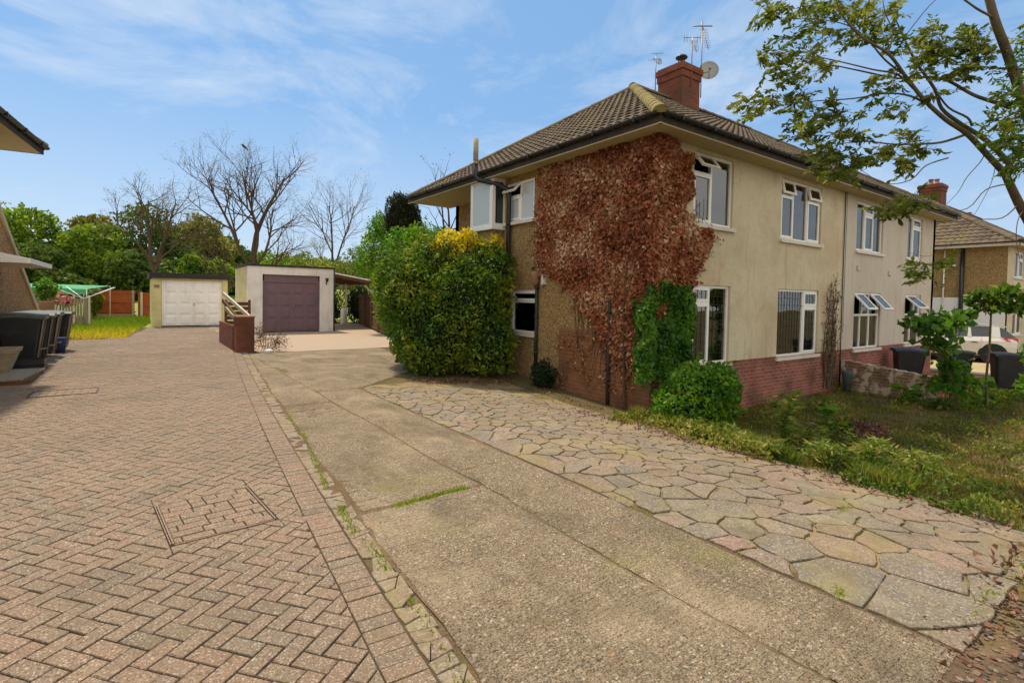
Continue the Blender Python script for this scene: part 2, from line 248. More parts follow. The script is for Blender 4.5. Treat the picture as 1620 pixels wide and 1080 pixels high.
def leaves(name,C,size,mats,parent=None,loc=None,D=None,jit=1.0,aspect=.5,tint=None,hang=0,nrm=None,**kw):
    """cloud of single pointed leaves: C (n,3) centres, D preferred long axis"""
    C=np.asarray(C,float); n=len(C); sz=np.asarray(size) if hasattr(size,'__len__') else size*nr.uniform(.5,1.5,n)
    a=nr.normal(size=(n,3))*jit
    if D is not None: a+=np.asarray(D)
    a[:,2]-=hang; a/=np.linalg.norm(a,axis=1)[:,None]
    r=nr.normal(size=(n,3))
    if nrm is not None: r=np.cross(a,np.asarray(nrm)+r*.35)
    b=np.cross(a,r) if nrm is None else r
    b/=np.linalg.norm(b,axis=1)[:,None]+1e-9; c=np.cross(a,b)
    h=sz[:,None]; w_=h*aspect
    P0=C-a*h*.5; P2=C+a*h*.5+c*h*.1; P1=C+b*w_*.5-c*h*.12; P3=C-b*w_*.5-c*h*.12
    v=np.stack([P0,P1,P2,P3],1).reshape(-1,3)
    L=LOC[parent] if parent is not None else Vector(loc or (0,0,0)); v=v-np.array(L)
    me=bpy.data.meshes.new(name); me.vertices.add(4*n); me.loops.add(4*n); me.polygons.add(n)
    me.vertices.foreach_set('co',v.ravel()); me.loops.foreach_set('vertex_index',np.arange(4*n,dtype=np.int32))
    me.polygons.foreach_set('loop_start',np.arange(0,4*n,4,dtype=np.int32)); me.polygons.foreach_set('loop_total',np.full(n,4,dtype=np.int32))
    at_=me.attributes.new('tint','FLOAT','FACE'); tt=np.asarray(tint) if tint is not None else nr.uniform(0,1,n); at_.data.foreach_set('value',tt.astype(np.float32))
    me.update(calc_edges=True); me.materials.append(MT[mats] if isinstance(mats,str) else mats)
    o=bpy.data.objects.new(name,me); link(o,parent,loc)
    if kw.get('label'): tag(o,kw['label'],kw['cat'],kw.get('group'))
    if kw.get('kind'): o['kind']=kw['kind']
    return o
X_,Y_,Z_=V3(1,0,0),V3(0,1,0),V3(0,0,1)
def sm(t): t=min(1,max(0,t)); return t*t*(3-2*t)
def gz(x,y):
    z=-.53*min(1,max(0,(x-4.4)/5.4))*(1-sm((y-6.3)/5.0))
    if y>46: z+=3.1*sm((y-46)/75)
    return z
# ---------------------------------------------------------------- ground sheet
def edge(y): # right edge of the block paving border
    y=min(max(y,-2),32)
    return .965+.068*y+.0013*y*y
def grid(xs,ys,fz,inset=None):
    mb=MB(); nx=len(xs)
    for y in ys:
        for x in xs: mb.v.append((x,y,fz(x,y)))
    for j in range(len(ys)-1):
        for i in range(nx-1):
            mb.f.append((j*nx+i,j*nx+i+1,(j+1)*nx+i+1,(j+1)*nx+i)); mb.mi.append(0); mb.t.append(.5); mb.sm.append(True)
    return mb
def gfz(x,y):
    z=gz(x,y)
    if -6<x<6.45 and -3<y<31.5 : z-=.05 if (y<9.2 or x<3.0) else .018
    elif x<6.45 or (y>12 and x<13): z-=.02
    if x>6.4 and y<6 and x<40: z+=.035*noise.noise(V3(x*1.3,y*1.3,0))
    return z
xs=[-160,-90,-50,-30,-18,-12]+list(np.arange(-8,26,.3))+[27,30,35,42,55,80,120,200]
ys=[-60,-25,-10,-5]+list(np.arange(-3,16,.3))+list(np.arange(16,34,1.))+[35,38,42,45,47,52,58,65,75,85,100,120,150,200,300]
g=grid(xs,ys,gfz); g.mi=[1 if 0 else 0]*len(g.f)
for i,f in enumerate(g.f):
    cy=sum(g.v[k][1] for k in f)/4; 
    if cy>33: g.mi[i]=1
g.build('ground',['ground','field'],kind='structure')
# ---------------------------------------------------------------- polygon tools
def clip(poly,px,py,nx,ny):   # keep (p-P).n<=0
    o=[]; n=len(poly)
    for i in range(n):
        a=poly[i]; b=poly[(i+1)%n]; da=(a[0]-px)*nx+(a[1]-py)*ny; db=(b[0]-px)*nx+(b[1]-py)*ny
        if da<=0: o.append(a)
        if (da<0<db) or (db<0<da): t=da/(da-db); o.append((a[0]+(b[0]-a[0])*t,a[1]+(b[1]-a[1])*t))
    return o
def area(p): return .5*sum(p[i][0]*p[(i+1)%len(p)][1]-p[(i+1)%len(p)][0]*p[i][1] for i in range(len(p)))
def inset(p,d):
    if area(p)<0: p=p[::-1]
    o=list(p); n=len(p)
    for i in range(n):
        a=p[i]; b=p[(i+1)%n]; dx,dy=b[0]-a[0],b[1]-a[1]; L=math.hypot(dx,dy)
        if L<1e-4: continue
        nx,ny=dy/L,-dx/L; o=clip(o,a[0]-nx*d,a[1]-ny*d,nx,ny)
        if len(o)<3: return []
    return o
def roundc(p,r):
    o=[]; n=len(p)
    for i in range(n):
        a=p[i-1]; b=p[i]; c=p[(i+1)%n]; l1=math.hypot(a[0]-b[0],a[1]-b[1]); l2=math.hypot(c[0]-b[0],c[1]-b[1])
        k1=min(r/(l1+1e-6),.35); k2=min(r/(l2+1e-6),.35)
        o.append((b[0]+(a[0]-b[0])*k1,b[1]+(a[1]-b[1])*k1)); o.append((b[0]+(c[0]-b[0])*k2,b[1]+(c[1]-b[1])*k2))
    return o
def slab(mb,p,z0,z1,ch,t,fz=None,mi=0,tilt=(0,0)):
    """stone: sides, a chamfer and a top"""
    if area(p)<0: p=p[::-1]
    fz=fz or (lambda x,y:0); cx=sum(q[0] for q in p)/len(p); cy=sum(q[1] for q in p)/len(p)
    F=lambda x,y,z: (x,y,z+fz(x,y)+(x-cx)*tilt[0]+(y-cy)*tilt[1])
    q=[]
    for x,y in p:
        L=math.hypot(x-cx,y-cy)+1e-6; k=max(0,1-ch*1.3/L); q.append((cx+(x-cx)*k,cy+(y-cy)*k))
    n=len(p); b=len(mb.v)
    for x,y in p: mb.v.append(F(x,y,z0))
    for x,y in p: mb.v.append(F(x,y,z1-ch))
    for x,y in q: mb.v.append(F(x,y,z1))
    for i in range(n):
        j=(i+1)%n
        mb.f.append((b+i,b+j,b+n+j,b+n+i)); mb.f.append((b+n+i,b+n+j,b+2*n+j,b+2*n+i)); mb.mi+=[mi]*2; mb.t+=[t]*2; mb.sm+=[False]*2
    mb.f.append(tuple(b+2*n+i for i in range(n))); mb.mi.append(mi); mb.t.append(t); mb.sm.append(False)
# ---------------------------------------------------------------- brick drive (herringbone)
HX,HY,HA,HU=-.4906,3.538,-.889,.103
ca,sa=math.cos(HA),math.sin(HA)
MHC=(.50,4.69); MHA=.085; MHW=.33   # inset of the manhole cover
def mh_local(x,y):
    dx,dy=x-MHC[0],y-MHC[1]; return dx*math.cos(MHA)+dy*math.sin(MHA),-dx*math.sin(MHA)+dy*math.cos(MHA)
mb=MB()
def lat(i,j): return (HX+HU*(i*ca-j*sa),HY+HU*(i*sa+j*ca))
def putblock(i0,j0,i1,j1):
    p=[lat(i0,j0),lat(i1,j0),lat(i1,j1),lat(i0,j1)]
    cx=sum(q[0] for q in p)/4; cy=sum(q[1] for q in p)/4
    if cy<-.9 or cy>31.0 or cx<-5.5-.0*cy or cx>edge(cy)+.1: return
    if cy>23.6 and cx<-.3+max(0,(cy-24.5)*.12)-(.6 if cy<24.4 else 0): return
    lx,ly=mh_local(cx,cy)
    if abs(lx)<MHW+.16 and abs(ly)<MHW+.26:
        u_=(math.cos(MHA),math.sin(MHA)); v_=(-math.sin(MHA),math.cos(MHA)); wx,wy=MHW+.028,MHW+.112; q0=list(p); pcs=[]
        for (nx,ny,w_) in ((u_[0],u_[1],wx),(-u_[0],-u_[1],wx),(v_[0],v_[1],wy),(-v_[0],-v_[1],wy)):
            if len(q0)<3: break
            bx,by=MHC[0]+nx*w_,MHC[1]+ny*w_
            o_=clip(q0,bx,by,-nx,-ny); q0=clip(q0,bx,by,nx,ny)
            if len(o_)>2: pcs.append(o_)
        for o_ in pcs:
            o_=inset(o_,.003)
            if len(o_)>2 and abs(area(o_))>.0008: slab(mb,o_,-.03,rng.uniform(-.003,.002),.003,rng.uniform(.3,.7))
        return
    p=inset(p,.0030+rng.uniform(0,.0022))
    e=edge(cy)-.212; sl_=.068+.0026*cy
    p=clip(p,e,cy,1,-sl_)
    if len(p)<3 or abs(area(p))<.0012: return
    far=math.hypot(cx,cy)>11
    z=.0+rng.uniform(-.0025,.0025)+.006*noise.noise(V3(cx*.8,cy*.8,3)); t=min(1,max(0,rng.gauss(.5,.24)+.25*noise.noise(V3(cx*.6,cy*.6,0))))
    if far: mb.prism(p,z-.012,z,0,t)
    else: slab(mb,p,z-.03,z,.0045,t,tilt=(rng.gauss(0,.010),rng.gauss(0,.010)))
for a in range(-520,520):
    for b in range(-200,200):
        i,j=a+4*b,a
        x,y=lat(i+1,j+.5)
        if not(-6<x<5 and -1.2<y<31.5): continue
        putblock(i,j,i+2,j+1); putblock(i-1,j,i,j+2)
# soldier course along the border
y=-1.0
while y<31:
    e=edge(y); sl_=.068+.0026*y; d=Vector((sl_,1)).normalized(); nrm=Vector((1,-sl_)).normalized()
    c=Vector((e,y)); h=.0495
    p=[c-nrm*.203-d*h,c-nrm*.003-d*h,c-nrm*.003+d*h,c-nrm*.203+d*h]; p=[(q.x,q.y) for q in p]
    t=min(1,max(0,rng.gauss(.5,.2))); z=.002+rng.uniform(-.003,.003)
    if not(17.0<y<17.6):
        slab(mb,p,z-.03,z,.0035,t,tilt=(rng.gauss(0,.01),rng.gauss(0,.01)))
    y+=.1035
mb.build('brick_driveway','block',kind='structure')
mb=MB(); ys_=np.arange(-1.2,31.3,.8)
for k in range(len(ys_)-1):
    a,b=ys_[k],ys_[k+1]; mb.face([(-5.7,a,-.012),(edge(a)+.02,a,-.012),(edge(b)+.02,b,-.012),(-5.7,b,-.012)])
mb.build('driveway_joint_sand','joint',kind='structure')
# manhole cover with inset blocks
mh=thing('recessed_manhole_cover','square recessed manhole cover filled with paving blocks in the brick driveway, bent steel rim','manhole cover',(MHC[0],MHC[1],0))
def mhp(a,b,z=0): return (MHC[0]+a*math.cos(MHA)-b*math.sin(MHA),MHC[1]+a*math.sin(MHA)+b*math.cos(MHA),z)
um=V3(math.cos(MHA),math.sin(MHA),0); vm=V3(-math.sin(MHA),math.cos(MHA),0)
f_=MB(); H2=MHW+.09
O=V3(MHC[0],MHC[1],0)
for (a0,a1,c0,c1) in ((-MHW-.012,-MHW,-H2,H2),(-MHW-.026,-MHW-.018,-H2,H2),(MHW,MHW+.012,-H2,H2),(-MHW,MHW,-H2-.012,-H2),(-MHW,MHW,H2,H2+.01)):
    f_.obox(O,um,vm,a0,a1,-.01,.009 if c0==-H2 else .002,c0,c1)
f_.obox(O,um,vm,-.02,.20,-.01,.010,-H2-.03,-H2-.013)
f_.build('steel_rim','rust',mh)
f_=MB(); bw=.102
for r_ in range(8):
    b0=-H2+r_*2*H2/8; b1=b0+2*H2/8; a=-MHW+(0 if r_%2 else -.10)
    while a<MHW-.02:
        L_=rng.choice([.105,.205,.205,.155]); a0,a1=max(a,-MHW),min(a+L_,MHW); a+=L_
        if a1-a0<.035: continue
        p=[mhp(x,y)[:2] for x,y in ((a0,b0),(a1,b0),(a1,b1),(a0,b1))]
        slab(f_,inset(p,.0045),-.03,.004+rng.uniform(-.003,.003),.004,rng.uniform(.5,.95),tilt=(rng.gauss(0,.012),rng.gauss(0,.012)))
f_.build('inset_blocks','block',mh)
m2=thing('inspection_cover','small rectangular inspection cover set flat in the brick driveway near the wooden step','manhole cover',(-1.0,11.6,0))
f_=MB()
for (a,b,c,d) in ((-.45,.45,-.30,-.28),(-.45,.45,.28,.30),(-.45,-.43,-.28,.28),(.43,.45,-.28,.28)): f_.box(-1+a,-1+b,11.6+c,11.6+d,-.01,.010)
f_.build('cover_rim','black',m2)
f_=MB()
for i in range(8):
    for j in range(2):
        p=[(-1+.43*(-1+i/4)+.0,11.6-.28+j*.28),(-1+.43*(-1+(i+1)/4),11.6-.28+j*.28),(-1+.43*(-1+(i+1)/4),11.6-.28+(j+1)*.28),(-1+.43*(-1+i/4),11.6-.28+(j+1)*.28)]
        slab(f_,inset(p,.006),-.02,.006,.004,rng.uniform(.4,1))
f_.build('inset_blocks','block',m2)
# ---------------------------------------------------------------- voronoi stones
def voronoi(seeds,bounds,R_=1.6):
    out_=[]
    for i,(x,y) in enumerate(seeds):
        p=list(bounds)
        for j,(x2,y2) in enumerate(seeds):
            if i==j: continue
            dx,dy=x2-x,y2-y; d=math.hypot(dx,dy)
            if d>R_: continue
            wgt=.5+WG.get((i,j),0)
            p=clip(p,x+dx*.5,y+dy*.5,dx/d,dy/d)
            if len(p)<3: break
        if len(p)>=3: out_.append((i,p))
    return out_
WG={}
# broken mortar kerb strip
mb=MB(); y=.4
seeds=[(edge(yy)+.03+rng.choice([.02,.05,.10,.14])+rng.uniform(-.02,.02),yy+rng.uniform(-.06,.06)) for yy in np.arange(.3,17,.075)]
for i,(x,yy) in enumerate(seeds):
    e=edge(yy); b=[(e+.012,yy-.25),(e+.2,yy-.25),(e+.2,yy+.25),(e+.012,yy+.25)]
    p=b; p=clip(p,e+.170+rng.uniform(-.02,.01),yy,1,-.075); p=clip(p,e+.01,yy,-1,.075)
    for j in range(max(0,i-6),min(len(seeds),i+7)):
        if i==j: continue
        dx,dy=seeds[j][0]-x,seeds[j][1]-yy; d=math.hypot(dx,dy); p=clip(p,x+dx/2,yy+dy/2,dx/d,dy/d)
        if len(p)<3: break
    if len(p)<3: continue
    p=inset(p,.0025)
    if len(p)>2 and rng.random()<.95 and abs(area(p))>.0015: slab(mb,roundc(p,.006),-.03,-.007+rng.uniform(-.005,.004),.003,rng.choice([.14,.28,.66,.70,.70,.16]),tilt=(rng.gauss(0,.03),rng.gauss(0,.03)))
mb.build('cracked_mortar_kerb','flag',kind='structure')
# soil bed under it all
mb=MB(); ys_=np.arange(-1,17.2,.6)
for k in range(len(ys_)-1):
    a,b=ys_[k],ys_[k+1]; mb.face([(edge(a)+.0,a,-.022),(edge(a)+.4,a,-.022),(edge(b)+.4,b,-.022),(edge(b)+.0,b,-.022)])
mb.build('soil_strip','soil',kind='structure')
# concrete drive: slabs as displaced sheets
def cz(x,y):
    z=.007*noise.noise(V3(x*1.6,y*22,0))+.005*noise.noise(V3(x*6,y*38,5))+.010*noise.noise(V3(x*.8,y*.8,9))+.0025*noise.noise(V3(x*60,y*60,2))
    return z
mb=MB()
def cslab(x0f,x1f,y0,y1,step,dz=0,rag=.012):
    ys=np.arange(y0,y1,step); n=max(3,int((1.3)/step)); b=len(mb.v)
    ys=list(ys)+[y1]
    for y in ys:
        x0,x1=x0f(y)+rag*noise.noise(V3(y*5,1,0))*2,x1f(y)
        for i in range(n+1):
            x=x0+(x1-x0)*i/n; ed=min(i,n-i)==0
            yy=y+(rag*noise.noise(V3(x*6,y,4)) if y in(ys[0],ys[-1]) else 0)
            mb.v.append((x,yy,dz+cz(x,yy)-(.012 if ed or y in (ys[0],ys[-1]) else 0)))
    for j in range(len(ys)-1):
        for i in range(n): mb.f.append((b+j*(n+1)+i,b+j*(n+1)+i+1,b+(j+1)*(n+1)+i+1,b+(j+1)*(n+1)+i)); mb.mi.append(0); mb.t.append(.5); mb.sm.append(True)
E0=lambda y: edge(y)+.19+.012*math.sin(y*3)
J=lambda y: 2.62+.02*math.sin(y*2.1)
J0=lambda y: J(y)-.007+.006*noise.noise(V3(y*2,0,0)); J1=lambda y: J(y)+.006; R1=lambda y: 3.385
R2=lambda y: 3.385+ (0 if y<9.6 else min(3.2,(y-9.6)*1.1))
cslab(E0,J0,.72,4.035,.03); cslab(J1,R1,.74,4.51,.04,.004); cslab(E0,J0,4.06,8.6,.05,-.004); cslab(J1,R1,4.53,9.6,.08,.0)
cslab(E0,J0,8.64,13.2,.1); cslab(J1,R2,9.64,16.6,.15,.002,.03); 
cslab(E0,lambda y:J0(y) if y<14 else J0(y)+.0,13.25,16.6,.15)
mb.build('concrete_driveway','concrete',kind='structure')
mb=MB(); z=-.011; mb.face([(1.32,.3,z),(3.5,.3,z),(3.5,9.6,z),(1.4,9.6,z)]); mb.face([(1.4,9.6,z),(3.5,9.6,z),(6.6,12.5,z),(6.6,17,z),(2.2,17,z)]); mb.build('drive_bed','soil',kind='structure')
# crazy paving
mb=MB(); B=(3.40,.72,6.5,9.75); seeds=[]
tries=0
while tries<9000 and len(seeds)<600:
    tries+=1; x=rng.uniform(B[0]-.1,B[2]+.2); y=rng.uniform(B[1]-.1,B[3]+.2)
    rr=.15+.22*(rng.random()**1.3)+(.07 if y<3 else 0)
    if all((x-a)**2+(y-b)**2*1.5>rr*rr for a,b in seeds): seeds.append((x,y))
seeds=[(3.55,3.5),(3.62,4.2),(3.66,4.95),(3.6,5.6)]+[s for s in seeds if not(s[0]<3.8 and 3.2<s[1]<5.9)]
seeds=[s for s in seeds if not(s[0]<4.35 and s[1]<1.75)]+[(3.7,1.42),(3.75,1.0),(4.3,1.15),(3.55,.62),(4.15,1.62)]
for i,p in voronoi(seeds,[(B[0],B[1]),(B[2],B[1]),(B[2],B[3]),(B[0],B[3])]):
    cx=sum(q[0] for q in p)/len(p); cy=sum(q[1] for q in p)/len(p)
    # cut lines: near the hedge end and the ragged road end
    p=clip(p,3.5,9.35,.35,1); p=clip(p,6.42,6.4,1,.28 if cy>6.4 else 0.0); p=clip(p,3.4,.70,-.05,-1)
    if len(p)<3: continue
    p=inset(p,rng.uniform(.005,.015))
    if len(p)<3 or abs(area(p))<.006: continue
    p=roundc(p,rng.uniform(.003,.014)); q=[]
    for k in range(len(p)):
        a=p[k]; b=p[(k+1)%len(p)]; q.append(a); L=math.hypot(a[0]-b[0],a[1]-b[1])
        if L>.12:
            for s_ in (.33,.66):
                o_=.014*rng.uniform(-1,1); q.append((a[0]+(b[0]-a[0])*s_+o_*(b[1]-a[1])/L,a[1]+(b[1]-a[1])*s_-o_*(b[0]-a[0])/L))
    slab(mb,q,-.03,.003+rng.uniform(-.005,.005),.004,rng.random(),fz=gz,tilt=(rng.gauss(0,.008),rng.gauss(0,.008)))
mb.build('crazy_paving','flag',kind='structure')
mb=grid(list(np.arange(3.36,6.6,.2)),[.80]+list(np.arange(1.0,10.0,.2)),lambda x,y: gz(x,y)-.010+.005*noise.noise(V3(x*5,y*5,0))-.004); mb.build('paving_mortar','sand',kind='structure')
# road in front
mb=grid([-8,-4,0,1,2,3,3.5,4,4.5,5,6,7,8,10,14,20,30,60],[-9,-6,-4,-2,-.6,0,.2,.4,.62],lambda x,y: gz(x,max(y,.8))-.018 if x>2.0 else -.02)
mb.build('road','tarmac',kind='structure')
mb=MB(); 
for k in range(34): # ragged tarmac lip
    x=2.9+k*.1; 
mb=grid(list(np.arange(3.0,9.1,.12)),[.50,.60,.68,.74,.8],lambda x,y: gz(x,.8)-.020+(.010*noise.noise(V3(x*4,y*6,0))+.004)*(y>.55)-.012*(y<.55)); mb.build('road_edge','soil',kind='structure')
mb=MB()
for k in range(900):
    x=3.0+rng.random()**1.6*3.5; y=.62+rng.gauss(0,.14)+.03*(x-3); r=rng.uniform(.004,.016); a=rng.uniform(0,3); z=gz(x,.8)-.014; q_=[(x+r*math.cos(a+i*1.257)*rng.uniform(.7,1.2),y+r*math.sin(a+i*1.257)*rng.uniform(.7,1.2)) for i in range(5)]; c_=rng.random()
    mb.prism(q_,z-.004,z+r*.6,0,c_)
mb.build('loose_gravel','grit',kind='stuff')
# pink paving and gravel at the back and beside the neighbouring drive
mb=grid(list(np.arange(2.9,12.2,.6)),list(np.arange(16.62,31.6,.6)),lambda x,y: gz(x,y)+.0); mb.build('pink_forecourt','pinkpave',kind='structure')
mb=grid([22.5,24,26,28,30,31.5],[2.0,3,4,5,6,7,8,9,11,13],lambda x,y: -.50); mb.build('neighbour_drive','gravel',kind='structure')
mb=grid([15.3,17,19,21,22.4],[3.8,4.6,5.2,5.7,5.98],lambda x,y: -.515); mb.build('front_path','brick',kind='structure')
# ================================================================ buildings
def wall_panel(mb,P,u,n,a0,a1,z0,z1,holes,rev=.10,mi=0,c=0):
    """flat wall with openings; holes (a0,a1,z0,z1); n points outwards"""
    P=Vector(P); A=sorted({a0,a1,*[min(max(h[k],a0),a1) for h in holes for k in (0,1)]}); Zs=sorted({z0,z1,*[min(max(h[k],z0),z1) for h in holes for k in (2,3)]})
    q=lambda a,z,c_: P+u*a+Z_*z+n*c_
    fl=u.cross(Z_).dot(n)<0
    def F(p): mb.face(p[::-1] if fl else p,mi)
    for i in range(len(A)-1):
        for j in range(len(Zs)-1):
            ca_,cz_=(A[i]+A[i+1])/2,(Zs[j]+Zs[j+1])/2
            if any(h[0]<ca_<h[1] and h[2]<cz_<h[3] for h in holes): continue
            F([q(A[i],Zs[j],c),q(A[i+1],Zs[j],c),q(A[i+1],Zs[j+1],c),q(A[i],Zs[j+1],c)])
    for h in holes:
        b0,b1=max(h[2],z0),min(h[3],z1); l,r=h[0],h[1]
        if b1<=b0 or r<=a0 or l>=a1: continue
        F([q(l,b0,c),q(l,b1,c),q(l,b1,c-rev),q(l,b0,c-rev)]); F([q(r,b1,c),q(r,b0,c),q(r,b0,c-rev),q(r,b1,c-rev)])
        if b1==h[3]: F([q(l,b1,c),q(r,b1,c),q(r,b1,c-rev),q(l,b1,c-rev)])
        if b0==h[2]: F([q(r,b0,c),q(l,b0,c),q(l,b0,c-rev),q(r,b0,c-rev)])
def window(par,P,u,n,w_,z0,z1,lights,sill=True,lead=False,curt=None,glass='glass',back=.06,sillmat='sill',name='window',label=None):
    """u runs along the wall, lights: (a0,a1,z0,z1,kind) in fractions; kind f fixed, c casement, o open top-hung"""
    P=Vector(P)+Z_*z0-n*back; h=z1-z0
    fr=MB(); gl=MB(); T=.055
    fr.obox(P,u,n,0,w_,0,T,-.05,.012); fr.obox(P,u,n,0,w_,h-T,h,-.05,.012); fr.obox(P,u,n,0,T,T,h-T,-.05,.012); fr.obox(P,u,n,w_-T,w_,T,h-T,-.05,.012)
    xs={round(l[k],3) for l in lights for k in (0,1)}-{0,1}
    for l in lights:
        a0,a1,b0,b1=l[0]*w_,l[1]*w_,l[2]*h,l[3]*h
        if l[0]>0: fr.obox(P,u,n,a0-.026,a0+.026,b0+.028 if b0>0 else T,b1-.028 if b1<h else h-T,-.05,.010)
        if l[2]>0: fr.obox(P,u,n,max(a0,T),min(a1,w_-T),b0-.028,b0+.028,-.05,.0115)
        ia0=a0+(T if a0<=0 else .026); ia1=a1-(T if a1>=w_-1e-4 else .026); ib0=b0+(T if b0<=0 else .028); ib1=b1-(T if b1>=h-1e-4 else .028)
        if l[4]=='f': gl.obox(P,u,n,ia0,ia1,ib0,ib1,-.03,-.022)
        elif l[4]=='c':
            K=.045
            for (p,q,r,s) in ((ia0-.01,ia1+.01,ib0-.01,ib0+K),(ia0-.01,ia1+.01,ib1-K,ib1+.01),(ia0-.01,ia0+K,ib0+K,ib1-K),(ia1-K,ia1+.01,ib0+K,ib1-K)): fr.obox(P,u,n,p,q,r,s,-.02,.028)
            gl.obox(P,u,n,ia0+K,ia1-K,ib0+K,ib1-K,-.004,.002)
        else:
            ang=l[5] if len(l)>5 else R(38); K=.05; zz=(Z_*math.cos(ang)-n*math.sin(ang)); nn=(n*math.cos(ang)+Z_*math.sin(ang)); hh=ib1-ib0+.03
            Q=P+Z_*(ib1+.015)+n*.02-zz*hh; s_=MB()
            for (p,q,r,s) in ((ia0-.02,ia1+.02,0,K),(ia0-.02,ia1+.02,hh-K,hh),(ia0-.02,ia0+K,K,hh-K),(ia1-K,ia1+.02,K,hh-K)): s_.obox(Q,u,nn,p,q,r,s,-.02,.02,zz=zz)
            s_.obox(Q,u,nn,ia0+K,ia1-K,K,hh-K,-.004,.004,mi=1,zz=zz); l_=(s_,)
            opens.append(s_)
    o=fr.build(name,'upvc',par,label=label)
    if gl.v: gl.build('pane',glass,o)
    global _op
    for s_ in opens: s_.build('open_casement',['upvc','glass'],o)
    opens.clear()
    if sill:
        s_=MB(); s_.obox(P,u,n,-.06,w_+.06,-.075,-.004,-.05,.12); s_.build('sill',sillmat,o)
    if lead:
        s_=MB()
        for l in lights:
            a0,a1,b0,b1=l[0]*w_+.06,l[1]*w_-.05,l[2]*h+.05,l[3]*h-.05
            if l[4]=='c': a0+=.03;a1-=.03;b0+=.04;b1-=.04
            k=max(1,round((a1-a0)/.13)); m_=max(1,round((b1-b0)/.17)); 
            for i in range(1,k): a=a0+(a1-a0)*i/k; s_.obox(P,u,n,a-.0045,a+.0045,b0,b1,-.018 if l[4]=='f' else .004,-.014 if l[4]=='f' else .008)
            for i in range(1,m_): a=b0+(b1-b0)*i/m_; s_.obox(P,u,n,a0,a1,a-.0045,a+.0045,-.0175 if l[4]=='f' else .0045,-.0135 if l[4]=='f' else .0085)
        s_.build('leading','felt',o)
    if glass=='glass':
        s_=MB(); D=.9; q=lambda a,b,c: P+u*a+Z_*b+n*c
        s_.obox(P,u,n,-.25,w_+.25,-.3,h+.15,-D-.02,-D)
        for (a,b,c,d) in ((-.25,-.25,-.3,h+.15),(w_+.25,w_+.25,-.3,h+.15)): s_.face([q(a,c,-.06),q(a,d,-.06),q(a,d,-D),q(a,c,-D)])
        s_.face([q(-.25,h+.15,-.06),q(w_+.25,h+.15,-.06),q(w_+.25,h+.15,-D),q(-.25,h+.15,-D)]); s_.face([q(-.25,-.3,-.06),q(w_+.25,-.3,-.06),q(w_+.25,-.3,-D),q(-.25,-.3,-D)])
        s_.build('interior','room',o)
        if curt:
            for (a0,a1) in curt:
                s_=MB(); a0*=w_; a1*=w_; k=max(4,int((a1-a0)/.02)); pr_=None
                for i in range(k+1):
                    a=a0+(a1-a0)*i/k; c=-.16+.02*math.sin(a*75)
                    if pr_: s_.face([q(pr_[0],0,pr_[1]),q(a,0,c),q(a,h,c),q(pr_[0],h,pr_[1])],sm=True)
                    pr_=(a,c)
                s_.build('curtain','curtain',o)
    return o
opens=[]
def roof_plane(mb,O,e,s,rise,depth,u0,u1,tw=.21,cs=.30,mi=0):
    """tiled slope: O on the eaves, e along, s horizontal up-slope, rise z per metre; u0/u1(v) limits"""
    O=Vector(O); up=(s+Z_*rise); L=up.length; nn=e.cross(up).normalized()
    if nn.z<0: nn=-nn
    nrow=int(math.ceil(depth*L/cs)); sub=4
    for r_ in range(nrow):
        va=r_*cs/L; vb=min(depth,(r_+1)*cs/L); A0,A1=u0(va),u1(va); B0,B1=u0(vb),u1(vb)
        lo,hi=min(A0,B0),max(A1,B1); i0=int(math.floor(lo/(tw/sub))); i1=int(math.ceil(hi/(tw/sub)))
        prof=lambda i: .042*abs(math.sin(math.pi*i/sub*1.0))**.8
        jit=rng.uniform(-.004,.004)
        for i in range(i0,i1):
            a,b=i*tw/sub,(i+1)*tw/sub
            ax,bx=min(max(a,A0),A1),min(max(b,A0),A1); cx_,dx=min(max(a,B0),B1),min(max(b,B0),B1)
            if bx-ax<1e-5 and dx-cx_<1e-5: continue
            tn=random.Random((i//sub)*131+r_*17+int(O.x*10)).random(); 
            ha,hb=prof(i)+.03+jit,prof(i+1)+.03+jit
            p0=O+e*ax+up*va+nn*ha; p1=O+e*bx+up*va+nn*hb; p2=O+e*dx+up*vb+nn*(hb-.034); p3=O+e*cx_+up*vb+nn*(ha-.034)
            mb.face([p0,p1,p2,p3],mi,tn,True)
            q0=O+e*ax+up*va+nn*(ha-.06); q1=O+e*bx+up*va+nn*(hb-.06); mb.face([q0,q1,p1,p0],mi,tn*.5)
def ridge(mb,A,B,rad=.12,mi=0,seg=.42):
    A,B=Vector(A),Vector(B); n=max(1,int((B-A).length/seg)); d=(B-A).normalized(); sd=d.cross(Z_).normalized(); up=sd.cross(d)
    for k in range(n):
        p=A+(B-A)*k/n; q=A+(B-A)*(k+1)/n; r0,r1=rad*1.03+rng.uniform(-.006,.006),rad*.97
        for i in range(8):
            t0,t1=math.pi*i/8,math.pi*(i+1)/8
            f=lambda P,r,t: P+sd*math.cos(t)*r*1.15+up*(math.sin(t)*r*1.0-.04)
            mb.face([f(p,r0,t0),f(q,r1,t0),f(q,r1,t1),f(p,r0,t1)],mi,rng.random(),True)
        mb.face([f(p,r0,math.pi*i/8) for i in range(9)],mi,.2)
